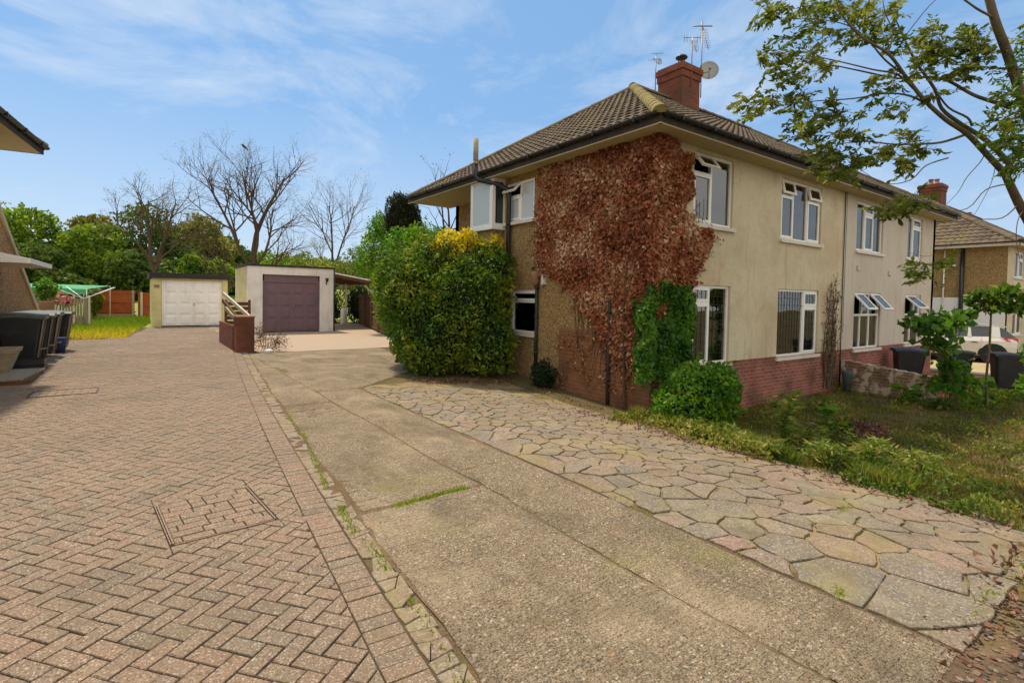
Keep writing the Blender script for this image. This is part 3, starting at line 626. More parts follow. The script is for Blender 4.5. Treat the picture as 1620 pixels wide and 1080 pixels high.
def chimney(par,x0,x1,y0,y1,zb,zt,pots=(),matn='brick_chim'):
    mb=MB(); mb.box(x0,x1,y0,y1,zb,zt-.42); mb.box(x0-.03,x1+.03,y0-.03,y1+.03,zt-.42,zt-.22); mb.box(x0-.07,x1+.07,y0-.07,y1+.07,zt-.22,zt-.06); mb.box(x0-.02,x1+.02,y0-.02,y1+.02,zt-.06,zt)
    o=mb.build('chimney',matn,par)
    for (x,y,r,h,cowl) in pots:
        p=MB(); n=12
        p.tube([(x,y,zt-.02),(x,y,zt+h*.2),(x,y,zt+h*.22),(x,y,zt+h*.85),(x,y,zt+h*.86),(x,y,zt+h)],[r*1.1,r*1.1,r*.9,r*.85,r,r],n)
        p.build('chimney_pot','terra' if not cowl else 'black',o)
        if cowl:
            p=MB(); 
            for k in range(4): a=k*math.pi/2+.4; p.tube([(x+r*.8*math.cos(a),y+r*.8*math.sin(a),zt+h),(x+r*.8*math.cos(a),y+r*.8*math.sin(a),zt+h+.14)],.012,4)
            p.tube([(x,y,zt+h+.13),(x,y,zt+h+.15),(x,y,zt+h+.20),(x,y,zt+h+.23)],[r*1.5,r*1.6,r*1.3,.02],12); p.build('cowl','black',o)
    return o
def aerial(par,x,y,z0,z1,az,tilt=-.5,L=.9,kind=0):
    mb=MB(); mb.tube([(x,y,z0),(x,y,z1)],.017,6); d=V3(math.cos(az)*math.cos(tilt),math.sin(az)*math.cos(tilt),math.sin(tilt)); s=V3(-math.sin(az),math.cos(az),0)
    p=V3(x,y,z1-.04); mb.tube([p-d*.12,p+d*L],.010,5)
    u2=d.cross(s)
    for k in range(9 if kind!=2 else 12):
        q=p+d*(.1+k*(L-.12)/(9 if kind!=2 else 12)); w_=.13-.004*k; mb.tube([q-s*w_,q+s*w_],.0055,4)
    if kind==0:
        for t in (-.10,.10): 
            q=p-d*.05+u2*t; mb.tube([q-s*.22,q+s*.22],.008,4)
        mb.tube([p-d*.05-u2*.1,p-d*.05+u2*.1],.008,4)
    elif kind==1:
        for t in (-.24,-.16,.16,.24): q=p-d*.05+s*t; mb.tube([q-Z_*.14,q+Z_*.14],.008,4)
        mb.tube([p-d*.05-s*.26,p-d*.05+s*.26],.012,4)
    else:
        mb.tube([V3(x,y,z1)-s*.30,V3(x,y,z1)+s*.30],.02,5); mb.tube([V3(x,y,z1-.03),V3(x,y,z1+.2)],.012,4); mb.tube([V3(x,y,z1)-d*.2,V3(x,y,z1)+d*.2],.014,4)
    return mb.build('tv_aerial','aerial',par)
def gutter(mb,A,B,out_,r=.055,mi=0):
    A,B=Vector(A),Vector(B); n=8
    for i in range(n):
        t0,t1=math.pi*i/n,math.pi*(i+1)/n; f=lambda P,t: P+out_*(math.cos(t)*r)-Z_*math.sin(t)*r
        mb.face([f(A,t0),f(B,t0),f(B,t1),f(A,t1)],mi,.5,True)
    k=int((B-A).length/.9)
    for i in range(k): 
        p=A+(B-A)*(i+.5)/k; mb.obox(p,(B-A).normalized(),out_,-.015,.015,-.07,.01,-.06,.062)
def hip_roof(houses,xa,xb,ya,yb,ze,zr,split=None,pitch_back=True):
    pass
# ---- the semi-detached pair: geometry shared by both halves
XA,XB,YA,YB=6.93,22.77,5.53,15.27; ZE=4.80; HD=(YB-YA)/2; ZR=7.93; RISE=(ZR-ZE)/HD; YM=YA+HD; SPL=15.1
hA=thing('cream_semi_house','pebbledash and cream rendered half of the semi-detached pair, its corner smothered in dead red creeper','house',(7.4,6.0,-.4))
hB=thing('grey_semi_house','pale grey rendered half of the semi-detached pair, with three top windows propped open','house',(15.1,6.0,-.5))
nF=-Y_; nS=-X_
def roofs():
    inf=lambda v: v
    # cream half: left hip, front, back
    mb=MB()
    roof_plane(mb,(XA,YA,ZE),Y_,X_,RISE,HD,lambda v: v,lambda v: (YB-YA)-v)
    roof_plane(mb,(XA,YA,ZE),X_,Y_,RISE,HD,lambda v: v,lambda v: SPL-XA)
    roof_plane(mb,(XA,YB,ZE),X_,-Y_,RISE,HD,lambda v: v,lambda v: SPL-XA)
    r=mb.build('roof','tile',hA)
    mb=MB(); ap=V3(XA+HD,YM,ZR+.03)
    ridge(mb,(XA-.02,YA-.02,ZE+.05),ap+V3(0,0,.03),.125); mb.build('hip_tiles','lichen',r)
    mb=MB(); ridge(mb,(XA,YB,ZE+.05),ap,.12); ridge(mb,ap+V3(-.1,0,.03),(SPL,YM,ZR+.06),.12); mb.build('ridge_tiles','tile',r)
    mb=MB()
    roof_plane(mb,(XB,YA,ZE),Y_,-X_,RISE,HD,lambda v: v,lambda v: (YB-YA)-v)
    roof_plane(mb,(SPL,YA,ZE),X_,Y_,RISE,HD,lambda v: 0,lambda v: XB-SPL-v)
    roof_plane(mb,(SPL,YB,ZE),X_,-Y_,RISE,HD,lambda v: 0,lambda v: XB-SPL-v)
    r2=mb.build('roof','tile',hB); ap2=V3(XB-HD,YM,ZR+.03)
    mb=MB(); ridge(mb,(XB,YA,ZE+.05),ap2,.13); ridge(mb,(XB,YB,ZE+.05),ap2,.13); ridge(mb,(SPL,YM,ZR+.06),ap2+V3(.1,0,.03),.12); mb.build('ridge_tiles','tile',r2)
    return r,r2
rA,rB=roofs()
# fascia, soffit, gutters
def eaves(par,segs,soff):
    f=MB(); g_=MB()
    for A,B,out_ in segs:
        A,B=Vector(A),Vector(B); u=(B-A).normalized(); L=(B-A).length
        f.obox(A,u,out_,0,L,-.13,.06,-.035,-.01); gutter(g_,A+Z_*.035+out_*.055,B+Z_*.035+out_*.055,out_)
        f.obox(A,u,out_,0,L,-.15,-.13,-.06,-.008,mi=1)
    f.build('fascia',['fascia','soffit'],par); g_.build('gutter','black',par)
    s=MB()
    for x0,x1,y0,y1 in soff: s.box(x0,x1,y0,y1,ZE-.125,ZE-.11)
    s.build('soffit','soffit',par)
eaves(hA,[((XA,YA,ZE),(XA,YB,ZE),-X_),((XA,YA,ZE),(SPL,YA,ZE),-Y_)],[(XA+.04,7.4,YA+.04,YB-.04),(7.4,SPL,YA+.04,6.02),(7.4,8.45,11.8,YB-.04)])
eaves(hB,[((SPL,YA,ZE),(XB,YA,ZE),-Y_),((XB,YA,ZE),(XB,YB,ZE),X_)],[(SPL,XB-.04,YA+.04,6.02),(22.3,XB-.04,6.02,YB-.04)])
# walls
ZT=ZE-.12; ZB=-.95; BR=.53
W1=(8.60,9.87,.50,2.07); U1=(8.54,9.87,3.24,4.60); W2=(11.80,13.80,.50,2.07); U2=(11.82,13.78,3.20,4.58)
G1=(15.90,17.72,.50,2.08); GU1=(15.88,17.72,3.22,4.56); G2=(19.70,21.15,.50,2.08); GU2=(19.72,21.02,3.22,4.56)
q=lambda h,x0: (h[0]-x0,h[1]-x0,h[2],h[3])
mb=MB(); hl=[q(h,7.4) for h in (W1,U1,W2,U2)]; wall_panel(mb,(7.4,6,0),X_,nF,0,7.7,BR,ZT,hl); mb.build('front_wall','cream',hA)
mb=MB(); wall_panel(mb,(7.4,6,0),X_,nF,-.015,7.7,ZB,BR,hl,c=.015); mb.face([(7.385,5.985,BR),(15.1,5.985,BR),(15.1,6,BR),(7.385,6,BR)]); mb.build('brick_plinth','brick',hA)
mb=MB(); hl=[q(h,15.1) for h in (G1,GU1,G2,GU2)]; wall_panel(mb,(15.1,6,0),X_,nF,0,7.2,BR,ZT,hl); mb.obox((22.3,6,0),Y_,X_,0,8.8,ZB,ZT,-.2,0); mb.build('front_wall','grey',hB)
mb=MB(); wall_panel(mb,(15.1,6,0),X_,nF,0,7.2,ZB,BR,hl,c=.015); mb.face([(15.1,5.985,BR),(22.3,5.985,BR),(22.3,6,BR),(15.1,6,BR)]); mb.build('brick_plinth','brick',hB)
# side wall, X=7.4, running along Y
SU=(9.42-6,10.50-6,3.58,4.52); SG=(9.27-6,10.28-6,.93,1.96)
mb=MB(); wall_panel(mb,(7.4,6,0),Y_,nS,0,5.9,ZB,ZT,[SU,SG]); 
mb.obox((7.4,11.9,0),X_,Y_,0,1.0,ZB,ZT,-.12,0); mb.obox((8.4,11.9,0),Y_,nS,0,2.9,ZB,ZT,-.2,0); mb.obox((8.4,14.8,0),X_,Y_,-.0,13.9,ZB,ZT,-.2,0)
mb.build('side_wall','pebble',hA)
mb=MB(); mb.obox((7.4,6,0),Y_,nS,-.012,2.45,ZB,1.12,-.05,.012); mb.build('exposed_brick','brick_dark',hA)
# windows, cream half
top=lambda s: [(0,.47,0,.70,'c'),(0,.47,.70,1,'f'),(.47,1,0,1,'f')]
def WN(par,h,lights,**k): return window(par,(h[0],6,0),X_,nF,h[1]-h[0],h[2],h[3],lights,**k)
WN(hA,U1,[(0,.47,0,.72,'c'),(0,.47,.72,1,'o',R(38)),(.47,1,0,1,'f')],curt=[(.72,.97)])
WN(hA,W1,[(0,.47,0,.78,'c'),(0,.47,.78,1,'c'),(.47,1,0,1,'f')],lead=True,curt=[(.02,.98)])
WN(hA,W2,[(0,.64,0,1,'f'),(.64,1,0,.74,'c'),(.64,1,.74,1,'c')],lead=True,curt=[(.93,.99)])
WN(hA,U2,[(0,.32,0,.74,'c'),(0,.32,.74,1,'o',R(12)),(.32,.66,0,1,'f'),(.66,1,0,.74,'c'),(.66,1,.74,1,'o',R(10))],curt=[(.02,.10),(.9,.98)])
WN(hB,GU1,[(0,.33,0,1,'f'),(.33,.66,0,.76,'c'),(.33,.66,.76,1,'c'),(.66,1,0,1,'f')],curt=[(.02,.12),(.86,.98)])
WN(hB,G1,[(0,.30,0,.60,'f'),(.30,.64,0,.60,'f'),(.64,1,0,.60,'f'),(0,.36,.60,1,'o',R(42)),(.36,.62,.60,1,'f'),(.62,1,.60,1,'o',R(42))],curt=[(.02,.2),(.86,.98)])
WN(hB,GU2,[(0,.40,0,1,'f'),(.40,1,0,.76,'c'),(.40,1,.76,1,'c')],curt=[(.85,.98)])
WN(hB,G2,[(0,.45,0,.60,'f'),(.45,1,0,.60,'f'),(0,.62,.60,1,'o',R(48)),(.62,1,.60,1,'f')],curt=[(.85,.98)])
# side windows; u runs towards +Y (left in the photo)
window(hA,(7.4,6+SU[0],0),Y_,nS,SU[1]-SU[0],SU[2],SU[3],[(0,.5,0,1,'f'),(.5,1,0,.66,'c'),(.5,1,.66,1,'o',R(45))],glass='frost',back=.03)
window(hA,(7.4,6+SG[0],0),Y_,nS,SG[1]-SG[0],SG[2],SG[3],[(0,1,0,.72,'f'),(0,1,.72,1,'c')],curt=[(.0,1.0)][:0])
# box bay on the side wall
bay=MB(); bay.box(7.08,7.4,10.62,11.55,2.70,3.42); bay.face([(7.08,10.62,2.70),(7.4,10.62,2.25),(7.4,11.55,2.25),(7.08,11.55,2.70)]); b_=bay.build('bay_window','pebble',hA)
s=MB(); s.box(6.99,7.4,10.55,11.62,3.42,3.49); s.box(7.02,7.40,10.585,10.635,3.49,ZT); 
s.obox((7.02,10.64,3.49),Y_,nS,0,.92,0,.07,-.05,.0); s.obox((7.02,10.64,3.49),Y_,nS,0,.92,ZT-3.49-.07,ZT-3.49,-.05,.0); s.obox((7.02,10.64,3.49),Y_,nS,0,.07,.07,ZT-3.49-.07,-.05,0); s.obox((7.02,10.64,3.49),Y_,nS,.85,.92,.07,ZT-3.49-.07,-.05,0); s.box(7.02,7.4,11.565,11.60,3.49,ZT)
s.build('bay_frame','upvc',b_)
s=MB(); s.obox((7.04,10.64,3.49),Y_,nS,.07,.85,.07,ZT-3.49-.07,-.01,0); s.build('pane','frost',b_)
s=MB(); s.box(7.11,7.33,10.578,10.583,3.58,ZT-.1); s.build('pane','carglass',b_)
# pipes
s=MB(); s.tube([(7.30,10.28,-.2),(7.30,10.28,4.2),(7.28,10.30,4.35),(7.15,10.5,4.50),(6.80,10.88,4.62),(6.74,10.93,4.72),(6.74,10.93,5.02)],.058,10)
for z in (0.8,2.2,3.5): s.tube([(7.30,10.28,z),(7.30,10.28,z+.09)],.07,10)
s.build('soil_pipe','black',hA); s=MB(); s.tube([(6.74,10.93,5.0),(6.74,10.93,5.62)],.062,12); s.tube([(6.74,10.93,5.0),(6.74,10.93,5.06)],.075,12); s.build('vent_pipe','stone',hA)
s=MB(); s.tube([(7.33,9.18,-.2),(7.33,9.18,2.10)],.038,8); 
for z in (.5,1.3,1.98): s.tube([(7.33,9.18,z),(7.33,9.18,z+.05)],.048,8)
s.build('downpipe','black',hA)
s=MB(); s.tube([(7.30,9.20,2.05),(7.30,9.20,2.14),(7.28,9.20,2.22),(7.28,9.20,2.24),(7.28,9.20,2.33),(7.28,9.20,2.36)],[.05,.085,.085,.10,.10,.08],10); s.build('hopper','terra',hA)
s=MB(); s.obox((7.4,8.93,2.06),Y_,nS,0,.13,0,.22,.0,.05); s.build('meter_box','sill',hA)
s=MB(); s.tube([(7.34,6.95,-.35),(7.34,6.95,1.7)],.035,8); 
for z in (.2,.95,1.5): s.tube([(7.34,6.95,z),(7.34,6.95,z+.05)],.046,8)
s.build('downpipe','fascia',hA)
s=MB(); s.tube([(15.08,5.97,-.4),(15.07,5.975,2),(15.05,5.97,ZT)],.013,5); s.tube([(15.16,5.972,1.0),(15.16,5.972,ZT)],.006,4); s.build('cable','black',hA)
s=MB(); s.box(15.95,16.15,5.96,5.999,2.68,2.80); s.build('air_brick','grey',hB); s=MB(); s.box(18.2,18.4,5.96,5.999,2.62,2.76); s.build('air_brick','grey',hB)
# chimney stack
ch=chimney(rA,13.36,14.24,9.90,10.80,6.8,8.98,[(14.0,10.42,.12,.30,True),(13.62,10.5,.13,.06,False)])
mb=MB(); mb.obox((13.27,9.80,0),X_,-Y_,0,1.06,7.50,7.62,-.09,.015); mb.build('lead_flashing','felt',rA)
aerial(ch,13.30,10.86,8.1,9.45,R(232),-.75,.65,0); aerial(ch,13.75,9.86,8.3,9.78,R(232),-.95,.75,1); aerial(ch,14.30,9.90,8.1,10.30,R(232),-1.0,1.15,2)
s=MB(); c=V3(14.42,9.72,8.92); ax=V3(-.75,-.62,.22).normalized(); a_=ax.cross(Z_).normalized(); b2=a_.cross(ax); rings=[]
for k in range(5):
    r_=.30*k/4; rings.append([c+a_*math.cos(t)*r_+b2*math.sin(t)*r_*1.05-ax*(.07*(1-(k/4)**2)) for t in [2*math.pi*i/20 for i in range(20)]])
for k in range(4):
    for i in range(20): s.face([rings[k][i],rings[k][(i+1)%20],rings[k+1][(i+1)%20],rings[k+1][i]],sm=True)
s.tube([c+b2*-.28,c+ax*.28-b2*.12],.012,5); s.obox(c+ax*.28-b2*.12,a_,ax,-.03,.03,-.03,.03,-.05,.05); s.tube([c-ax*.07,(14.26,9.95,8.85)],.02,5); s.build('satellite_dish','steel',ch)
# stems of a dead climber beside the party line
# ---------------------------------------------------------------- neighbour house to the right
XC=32.4
hC=thing('brown_and_white_house','neighbouring house beyond the grey half, brown pebbledash above white painted render','house',(XC,6,-.5))
XE=48.; 
mb=MB(); o0=(XC-.47,YA)
roof_plane(mb,(XC-.47,YA,ZE-.15),Y_,X_,RISE,HD,lambda v: v,lambda v: (YB-YA)-v,tw=.27,cs=.36); roof_plane(mb,(XC-.47,YA,ZE-.15),X_,Y_,RISE,HD,lambda v: v,lambda v: XE-XC+.47,tw=.27,cs=.36)
mb.face([(XC,YB,ZE-.1),(XE,YB,ZE-.1),(XE,YM,ZR-.1),(XC+4.4,YM,ZR-.1)]); rC=mb.build('roof','tile',hC)
mb=MB(); ap=V3(XC-.47+HD,YM,ZR-.12); ridge(mb,(XC-.47,YA,ZE-.1),ap,.14); ridge(mb,(XC-.47,YB,ZE-.1),ap,.14); ridge(mb,ap,(XE,YM,ZR-.1),.13); mb.build('ridge_tiles','tile',rC)
mb=MB(); wall_panel(mb,(XC,6,0),Y_,nS,0,8.8,2.15,ZT-.15,[]); mb.build('side_wall','pebble',hC)
mb=MB(); mb.obox((XC,6,0),Y_,nS,0,8.8,-1,2.15,-.3,.015); mb.build('lower_wall','white_render',hC)
wc=[(1.3,3.2,3.15,4.4),(5.2,7.0,3.15,4.4),(1.4,3.3,.4,1.9),(4.6,5.6,-.5,1.6)]
mb=MB(); wall_panel(mb,(XC,6,0),X_,nF,0,15,-1,ZT-.15,wc); mb.obox((XE-.6,6,0),Y_,X_,0,8.8,-1,ZT-.1,-.2,0); mb.build('front_wall','cream',hC)
for h in wc: window(hC,(XC+h[0],6,0),X_,nF,h[1]-h[0],h[2],h[3],[(0,.5,0,1,'f'),(.5,1,0,.7,'c'),(.5,1,.7,1,'c')],curt=[(.02,.3)])
mb=MB(); z=ZE-.15; mb.obox((XC-.47,YA,z),Y_,nS,0,9.7,-.13,.02,-.03,0); mb.obox((XC-.47,YA,z),X_,nF,0,16,-.13,.02,-.03,0); mb.build('fascia','sill',hC)
g_=MB(); gutter(g_,(XC-.53,YA,z+.05),(XC-.53,YB,z+.05),-X_); gutter(g_,(XC-.5,YA-.05,z+.05),(XE,YA-.05,z+.05),-Y_); g_.build('gutter','black',hC)
mb=MB(); mb.box(XC-.45,XC,YA+.03,YB,z-.12,z-.10); mb.box(XC,XE,YA+.03,6.02,z-.12,z-.10); mb.build('soffit','soffit',hC)
s=MB(); s.tube([(XC-.07,7.6,-.5),(XC-.07,7.6,z-.15)],.09,8); s.build('downpipe','black',hC); s=MB(); s.tube([(XC-.05,8.3,-.5),(XC-.05,8.3,z-.15)],.035,8); s.build('waste_pipe','sill',hC)
s=MB(); s.box(XC-.13,XC-.02,7.85,8.0,3.6,3.82); s.build('alarm_box','white_render',hC)
chimney(rC,38.6,39.6,10.2,11.3,7.0,9.0,[(38.9,10.5,.14,.30,False),(39.3,10.9,.14,.42,False)]) 
hD=thing('far_right_house','distant house at the far right edge with a brick stack on its tiled roof','house',(60,14,-.5))
mb=MB(); mb.box(56,68,10,18,-1,4.6); mb.build('wall','cream',hD); mb=MB(); 
mb.face([(55.5,9.5,4.6),(68.5,9.5,4.6),(64,14,8),(60,14,8)],t=.4); mb.face([(55.5,18.5,4.6),(55.5,9.5,4.6),(60,14,8)],t=.4); mb.face([(68.5,9.5,4.6),(68.5,18.5,4.6),(64,14,8)]); mb.face([(68.5,18.5,4.6),(55.5,18.5,4.6),(60,14,8),(64,14,8)]); r_=mb.build('roof','tile',hD); chimney(r_,59.2,60.6,13.2,14.6,7,9.6,[(59.6,13.7,.18,.4,False),(60.2,13.7,.18,.3,False)])
s=MB(); s.obox((56,10,0),Y_,-X_,1,2.6,3.0,4.2,0,.04); s.obox((56,10,0),X_,-Y_,1.2,3.2,3.0,4.2,0,.04); s.obox((56,10,0),X_,-Y_,1.2,3.2,0,1.4,0,.04); s.build('window','carglass',hD)
# ---------------------------------------------------------------- left house
hL=thing('left_pebbledash_house','house at the left edge, brown pebbledash lean-to with pale sloping verge and dark eaves above','house',(-3,14,0))
mb=MB(); mb.obox((-2.65,11.6,0),Y_,X_,0,3.1,-.3,4.66,-.3,0)
# lean-to side, top follows the slope
zs=lambda y: 4.78-.455*(y-14.7)
mb.face([(-2.65,14.7,-.3),(-2.65,24.0,-.3),(-2.65,24.0,zs(24.0)),(-2.65,14.7,zs(14.7))]); mb.face([(-2.65,24,-.3),(-7,24,-.3),(-7,24,zs(24)),(-2.65,24,zs(24))])
mb.obox((-2.66,9.8,0),Y_,X_,0,1.8,-.3,4.66,-.3,0); mb.box(-9,-2.95,14.4,14.7,-.3,4.66)
mb.build('wall','pebble_red',hL)
mb=MB(); up=V3(0,1,-.455); n_=V3(1,0,0)
mb.obox((-2.65,14.7,4.78),up.normalized(),n_,-.1,10.3,-.10,.06,-.02,.05,zz=V3(0,.455,1).normalized()); mb.build('verge','soffit',hL)
mb=MB(); 
mb.face([(-2.68,14.6,4.9),(-2.68,24.2,zs(24.2)+.08),(-7,24.2,zs(24.2)+.08),(-7,14.6,4.9)]); mb.build('lean_to_roof','tile',hL)
mb=MB(); xe,ye=-1.62,15.2
roof_plane(mb,(xe,ye,ZE),-Y_,-X_,RISE,4.6,lambda v: v,lambda v: 5.2); roof_plane(mb,(xe,ye,ZE),-X_,-Y_,RISE,4.6,lambda v: v,lambda v: 9)
LA=R(-6.5); mb.spin(xe,ye,LA); rL=mb.build('roof','tile',hL); mb=MB(); ridge(mb,(xe,ye,ZE+.05),(xe-4.6,ye-4.6,ZE+4.6*RISE+.05),.13); mb.spin(xe,ye,LA).build('hip_tiles','tile',rL)
mb=MB(); mb.obox((xe,ye,ZE),-Y_,X_,0,5.2,-.13,.06,-.035,-.01); mb.obox((xe,ye,ZE),-X_,Y_,0,9,-.13,.06,-.035,-.01); mb.spin(xe,ye,LA).build('fascia','fascia',hL)
mb=MB(); gutter(mb,(xe+.05,ye,ZE+.03),(xe+.05,ye-5.2,ZE+.03),X_); gutter(mb,(xe,ye+.05,ZE+.03),(-9,ye+.05,ZE+.03),Y_); mb.spin(xe,ye,LA).build('gutter','black',hL)
mb=MB(); mb.box(xe-6,xe-.04,ye-5.2,ye-.04,ZE-.125,ZE-.11); mb.spin(xe,ye,LA).build('soffit','soffit',hL)
# canopy on the left house
cn=MB(); A=[(-2.65,14.0,2.56),(-1.74,14.0,2.34),(-1.74,17.3,2.34),(-2.65,17.3,2.56)]
cn.face([(p[0],p[1],p[2]+.02) for p in A]); cn.face([(p[0],p[1],p[2]-.0) for p in A][::-1])
cn.obox((-1.74,14.0,2.27),Y_,X_,0,3.3,0,.10,0,.03); cn.obox((-2.65,14.0,2.27),X_,-Y_,0,.91,0,.10,0,.03); cn.obox((-2.65,17.3,2.27),X_,Y_,0,.91,0,.10,0,.03)
for yy in (14.0,17.33): cn.face([(-2.65,yy,2.37),(-1.74,yy,2.37),(-2.65,yy,2.58)])
cn.build('door_canopy','upvc',hL)
# ---------------------------------------------------------------- garages
def updoor(par,x0,x1,y,z0,z1,m_,cols,rows,name='garage_door',handle=True,split=None):
    d=MB(); d.box(x0,x1,y-.02,y+.02,z0,z1); W_=(x1-x0)/cols; H_=(z1-z0)/rows
    for i in range(cols):
        for j in range(rows):
            a0,a1=x0+W_*i+W_*.14,x0+W_*(i+1)-W_*.14; b0,b1=z0+H_*j+H_*.10,z0+H_*(j+1)-H_*.10
            d.obox((0,y-.02,0),X_,-Y_,a0,a1,b0,b1,0,.014)
            d.obox((0,y-.034,0),X_,-Y_,a0+.05,a1-.05,b0+.05,b1-.05,0,.014)
    o=d.build(name,m_,par,bevel=.006)
    fr=MB(); fr.box(x0-.07,x0-.003,y-.05,y+.03,z0,z1+.07); fr.box(x1+.003,x1+.07,y-.05,y+.03,z0,z1+.07); fr.box(x0-.003,x1+.003,y-.05,y+.03,z1+.003,z1+.07); fr.build('door_frame',m_,par)
    if split: s_=MB(); s_.box(split-.012,split+.012,y-.055,y-.02,z0,z1); s_.build('door_meeting_strip',m_,o)
    if handle: s_=MB(); c=(x0+x1)/2-(0 if not split else 0)+.06; s_.box(c-.015,c+.015,y-.08,y-.036,(z0+z1)/2-.06,(z0+z1)/2+.06); s_.tube([(c,y-.06,(z0+z1)/2),(c,y-.11,(z0+z1)/2)],.02,8); s_.build('handle','steel',o)
gw=thing('white_door_garage','cream garage with white panelled double door and dark flat roof','garage',(2.3,31.2,0),group=None)
mb=MB(); mb.box(.62,1.00,31.2,31.4,-.1,2.42); mb.box(3.66,3.92,31.2,31.4,-.1,2.42); mb.box(1.0,3.66,31.21,31.4,2.31,2.42); mb.box(.62,.78,31.4,36.5,-.1,2.42); mb.box(3.76,3.92,31.4,36.5,-.1,2.42); mb.box(.62,3.92,36.5,36.7,-.1,2.42); mb.build('wall','gar_yellow',gw)
updoor(gw,1.08,3.58,31.30,.03,2.23,'door_white',4,4,split=2.36)
mb=MB(); mb.box(.50,4.02,31.05,36.8,2.42,2.68); mb.build('flat_roof','felt',gw)
mb=MB(); mb.box(.70,.92,31.16,31.2,1.95,2.08); mb.build('house_number_plaque','terra',gw)
gp=thing('purple_door_garage','pale rendered garage with purple grey up-and-over door and flat top','garage',(5.8,25.2,0))
mb=MB(); f0,f1=25.1,28.4; mb.box(3.93,4.52,f0,f0+.25,-.1,2.95); mb.box(7.0,7.62,f0,f0+.25,-.1,2.95); mb.box(4.52,7.0,f0,f0+.25,2.60,2.95); mb.box(7.42,7.62,f0+.25,f1,-.1,2.95); mb.box(3.93,7.62,f1,f1+.2,-.1,2.95)
mb.build('wall','gar_white',gp); mb=MB(); mb.box(3.94,4.13,f0+.25,f1,-.1,2.95); mb.build('side_wall','gar_yellow',gp)
mb=MB(); mb.box(4.60,6.94,f0+.10,f0+.16,2.28,2.60); mb.build('door_header','purple',gp)
updoor(gp,4.60,6.93,f0+.14,.03,2.25,'purple',4,4)
mb=MB(); mb.box(3.88,7.68,f0-.05,f1+.22,2.95,3.03); mb.build('flat_roof','felt',gp)
s=MB(); s.tube([(7.28,f0,2.46),(7.28,f0-.14,2.50)],.012,6); s.tube([(7.28,f0-.14,2.52),(7.28,f0-.14,2.50),(7.28,f0-.14,2.36),(7.28,f0-.14,2.34)],[.03,.09,.05,.02],8); s.tube([(7.28,f0-.01,2.2),(7.28,f0-.03,2.4)],.02,6); s.build('wall_lantern','black',gp)
s=MB(); s.tube([(7.655,f0-.02,0),(7.655,f0-.02,2.95)],.035,8); s.build('downpipe','black',gp)
# carport behind the purple garage
cpt=thing('timber_carport','lean-to timber carport with pale sloping roof edge beside the purple garage','carport',(9,29,0))
mb=MB(); mb.obox((7.7,27.2,2.95),V3(1,0,-.16).normalized(),-Y_,0,3.0,-.03,.04,-5,0,zz=V3(.16,0,1).normalized()); mb.build('roof_sheet','door_white',cpt)
mb=MB(); mb.obox((7.7,27.2,2.95),V3(1,0,-.16).normalized(),-Y_,0,2.95,-.20,-.03,-.06,.0,zz=V3(.16,0,1).normalized())
for k in range(5): mb.obox((7.7,28.+k,2.92),V3(1,0,-.16).normalized(),-Y_,0,2.95,-.14,-.03,-.06,.0,zz=V3(.16,0,1).normalized())
mb.build('rafters','wood_brown',cpt)
for (x,y) in ((10.35,27.25),(10.35,31.6)):
    mb=MB(); mb.box(x-.05,x+.05,y-.05,y+.05,-.05,2.40); mb.obox((x,y,1.85),V3(-.7,0,.7).normalized(),-Y_,0,.6,-.03,.03,-.03,.03,zz=V3(.7,0,.7).normalized()); mb.build('post','wood_post',cpt)
# ================================================================ yard objects
def panel_fence(name,label,x0,y0,x1,y1,h,matn,postm,posts,slats=True,zb=0,grav=.25,group=None):
    t=thing(name,label,'fence',(x0,y0,zb),group); A=V3(x0,y0,zb); B=V3(x1,y1,zb); u=(B-A).normalized(); L=(B-A).length; n=V3(u.y,-u.x,0)
    mb=MB(); k=int(h/.16)
    for i in range(int(L/.14)):
        a=i*.14; c=rng.uniform(-.004,.004); mb.obox(A,u,n,a+.003,min(L,a+.14),grav,h-rng.uniform(0,.01),-.012+c,.012+c)
    mb.build('panel',matn,t)
    mb=MB(); 
    for z in (grav+.1,(grav+h)/2,h-.12): mb.obox(A,u,n,0,L,z,z+.07,.013,.05)
    mb.obox(A,u,n,0,L,h+.001,h+.035,-.03,.03); mb.build('rail',matn,t)
    if grav: mb=MB(); mb.obox(A,u,n,0,L,-.1,grav-.004,-.02,.02); mb.build('gravel_board','stone',t)
    for p in posts: mb=MB(); mb.obox(A,u,n,p-.06,p+.06,-.1,h+.06,-.07,.08); mb.build('post',postm,t)
    return t
panel_fence('red_fence','low red stained panel fence behind the long grass at the edge of the field',-2.6,41.6,-.02,41.2,1.72,'wood_red','stone',[2.45])
panel_fence('red_gate_panel','single red fence panel with yellow post next to the white door garage',.06,41.2,2.6,41.0,1.62,'wood_red','wood_post',[.2],grav=0)
# picket fence far left
pk=thing('picket_fence','weathered grey picket fence with pale posts behind the wheelie bins','fence',(-4.3,33,0))
A=V3(-5.2,33.2,0); B=V3(-1.75,32.2,0); u=(B-A).normalized(); n=V3(u.y,-u.x,0); L=(B-A).length
mb=MB(); 
for i in range(int(L/.115)): a=i*.115; mb.obox(A,u,n,a,a+.09,.05,1.38+.07*math.sin(i*.45)+rng.uniform(-.02,.02),-.01,.01)
for z in (.3,1.15): mb.obox(A,u,n,0,L,z,z+.07,-.05,-.012)
mb.build('pickets','wood_grey',pk)
for p in (.3,.95,1.65,2.3,2.9,3.5): mb=MB(); mb.obox(A,u,n,p-.035,p+.035,-.05,1.50,.012,.07); mb.build('post','wood_post',pk)
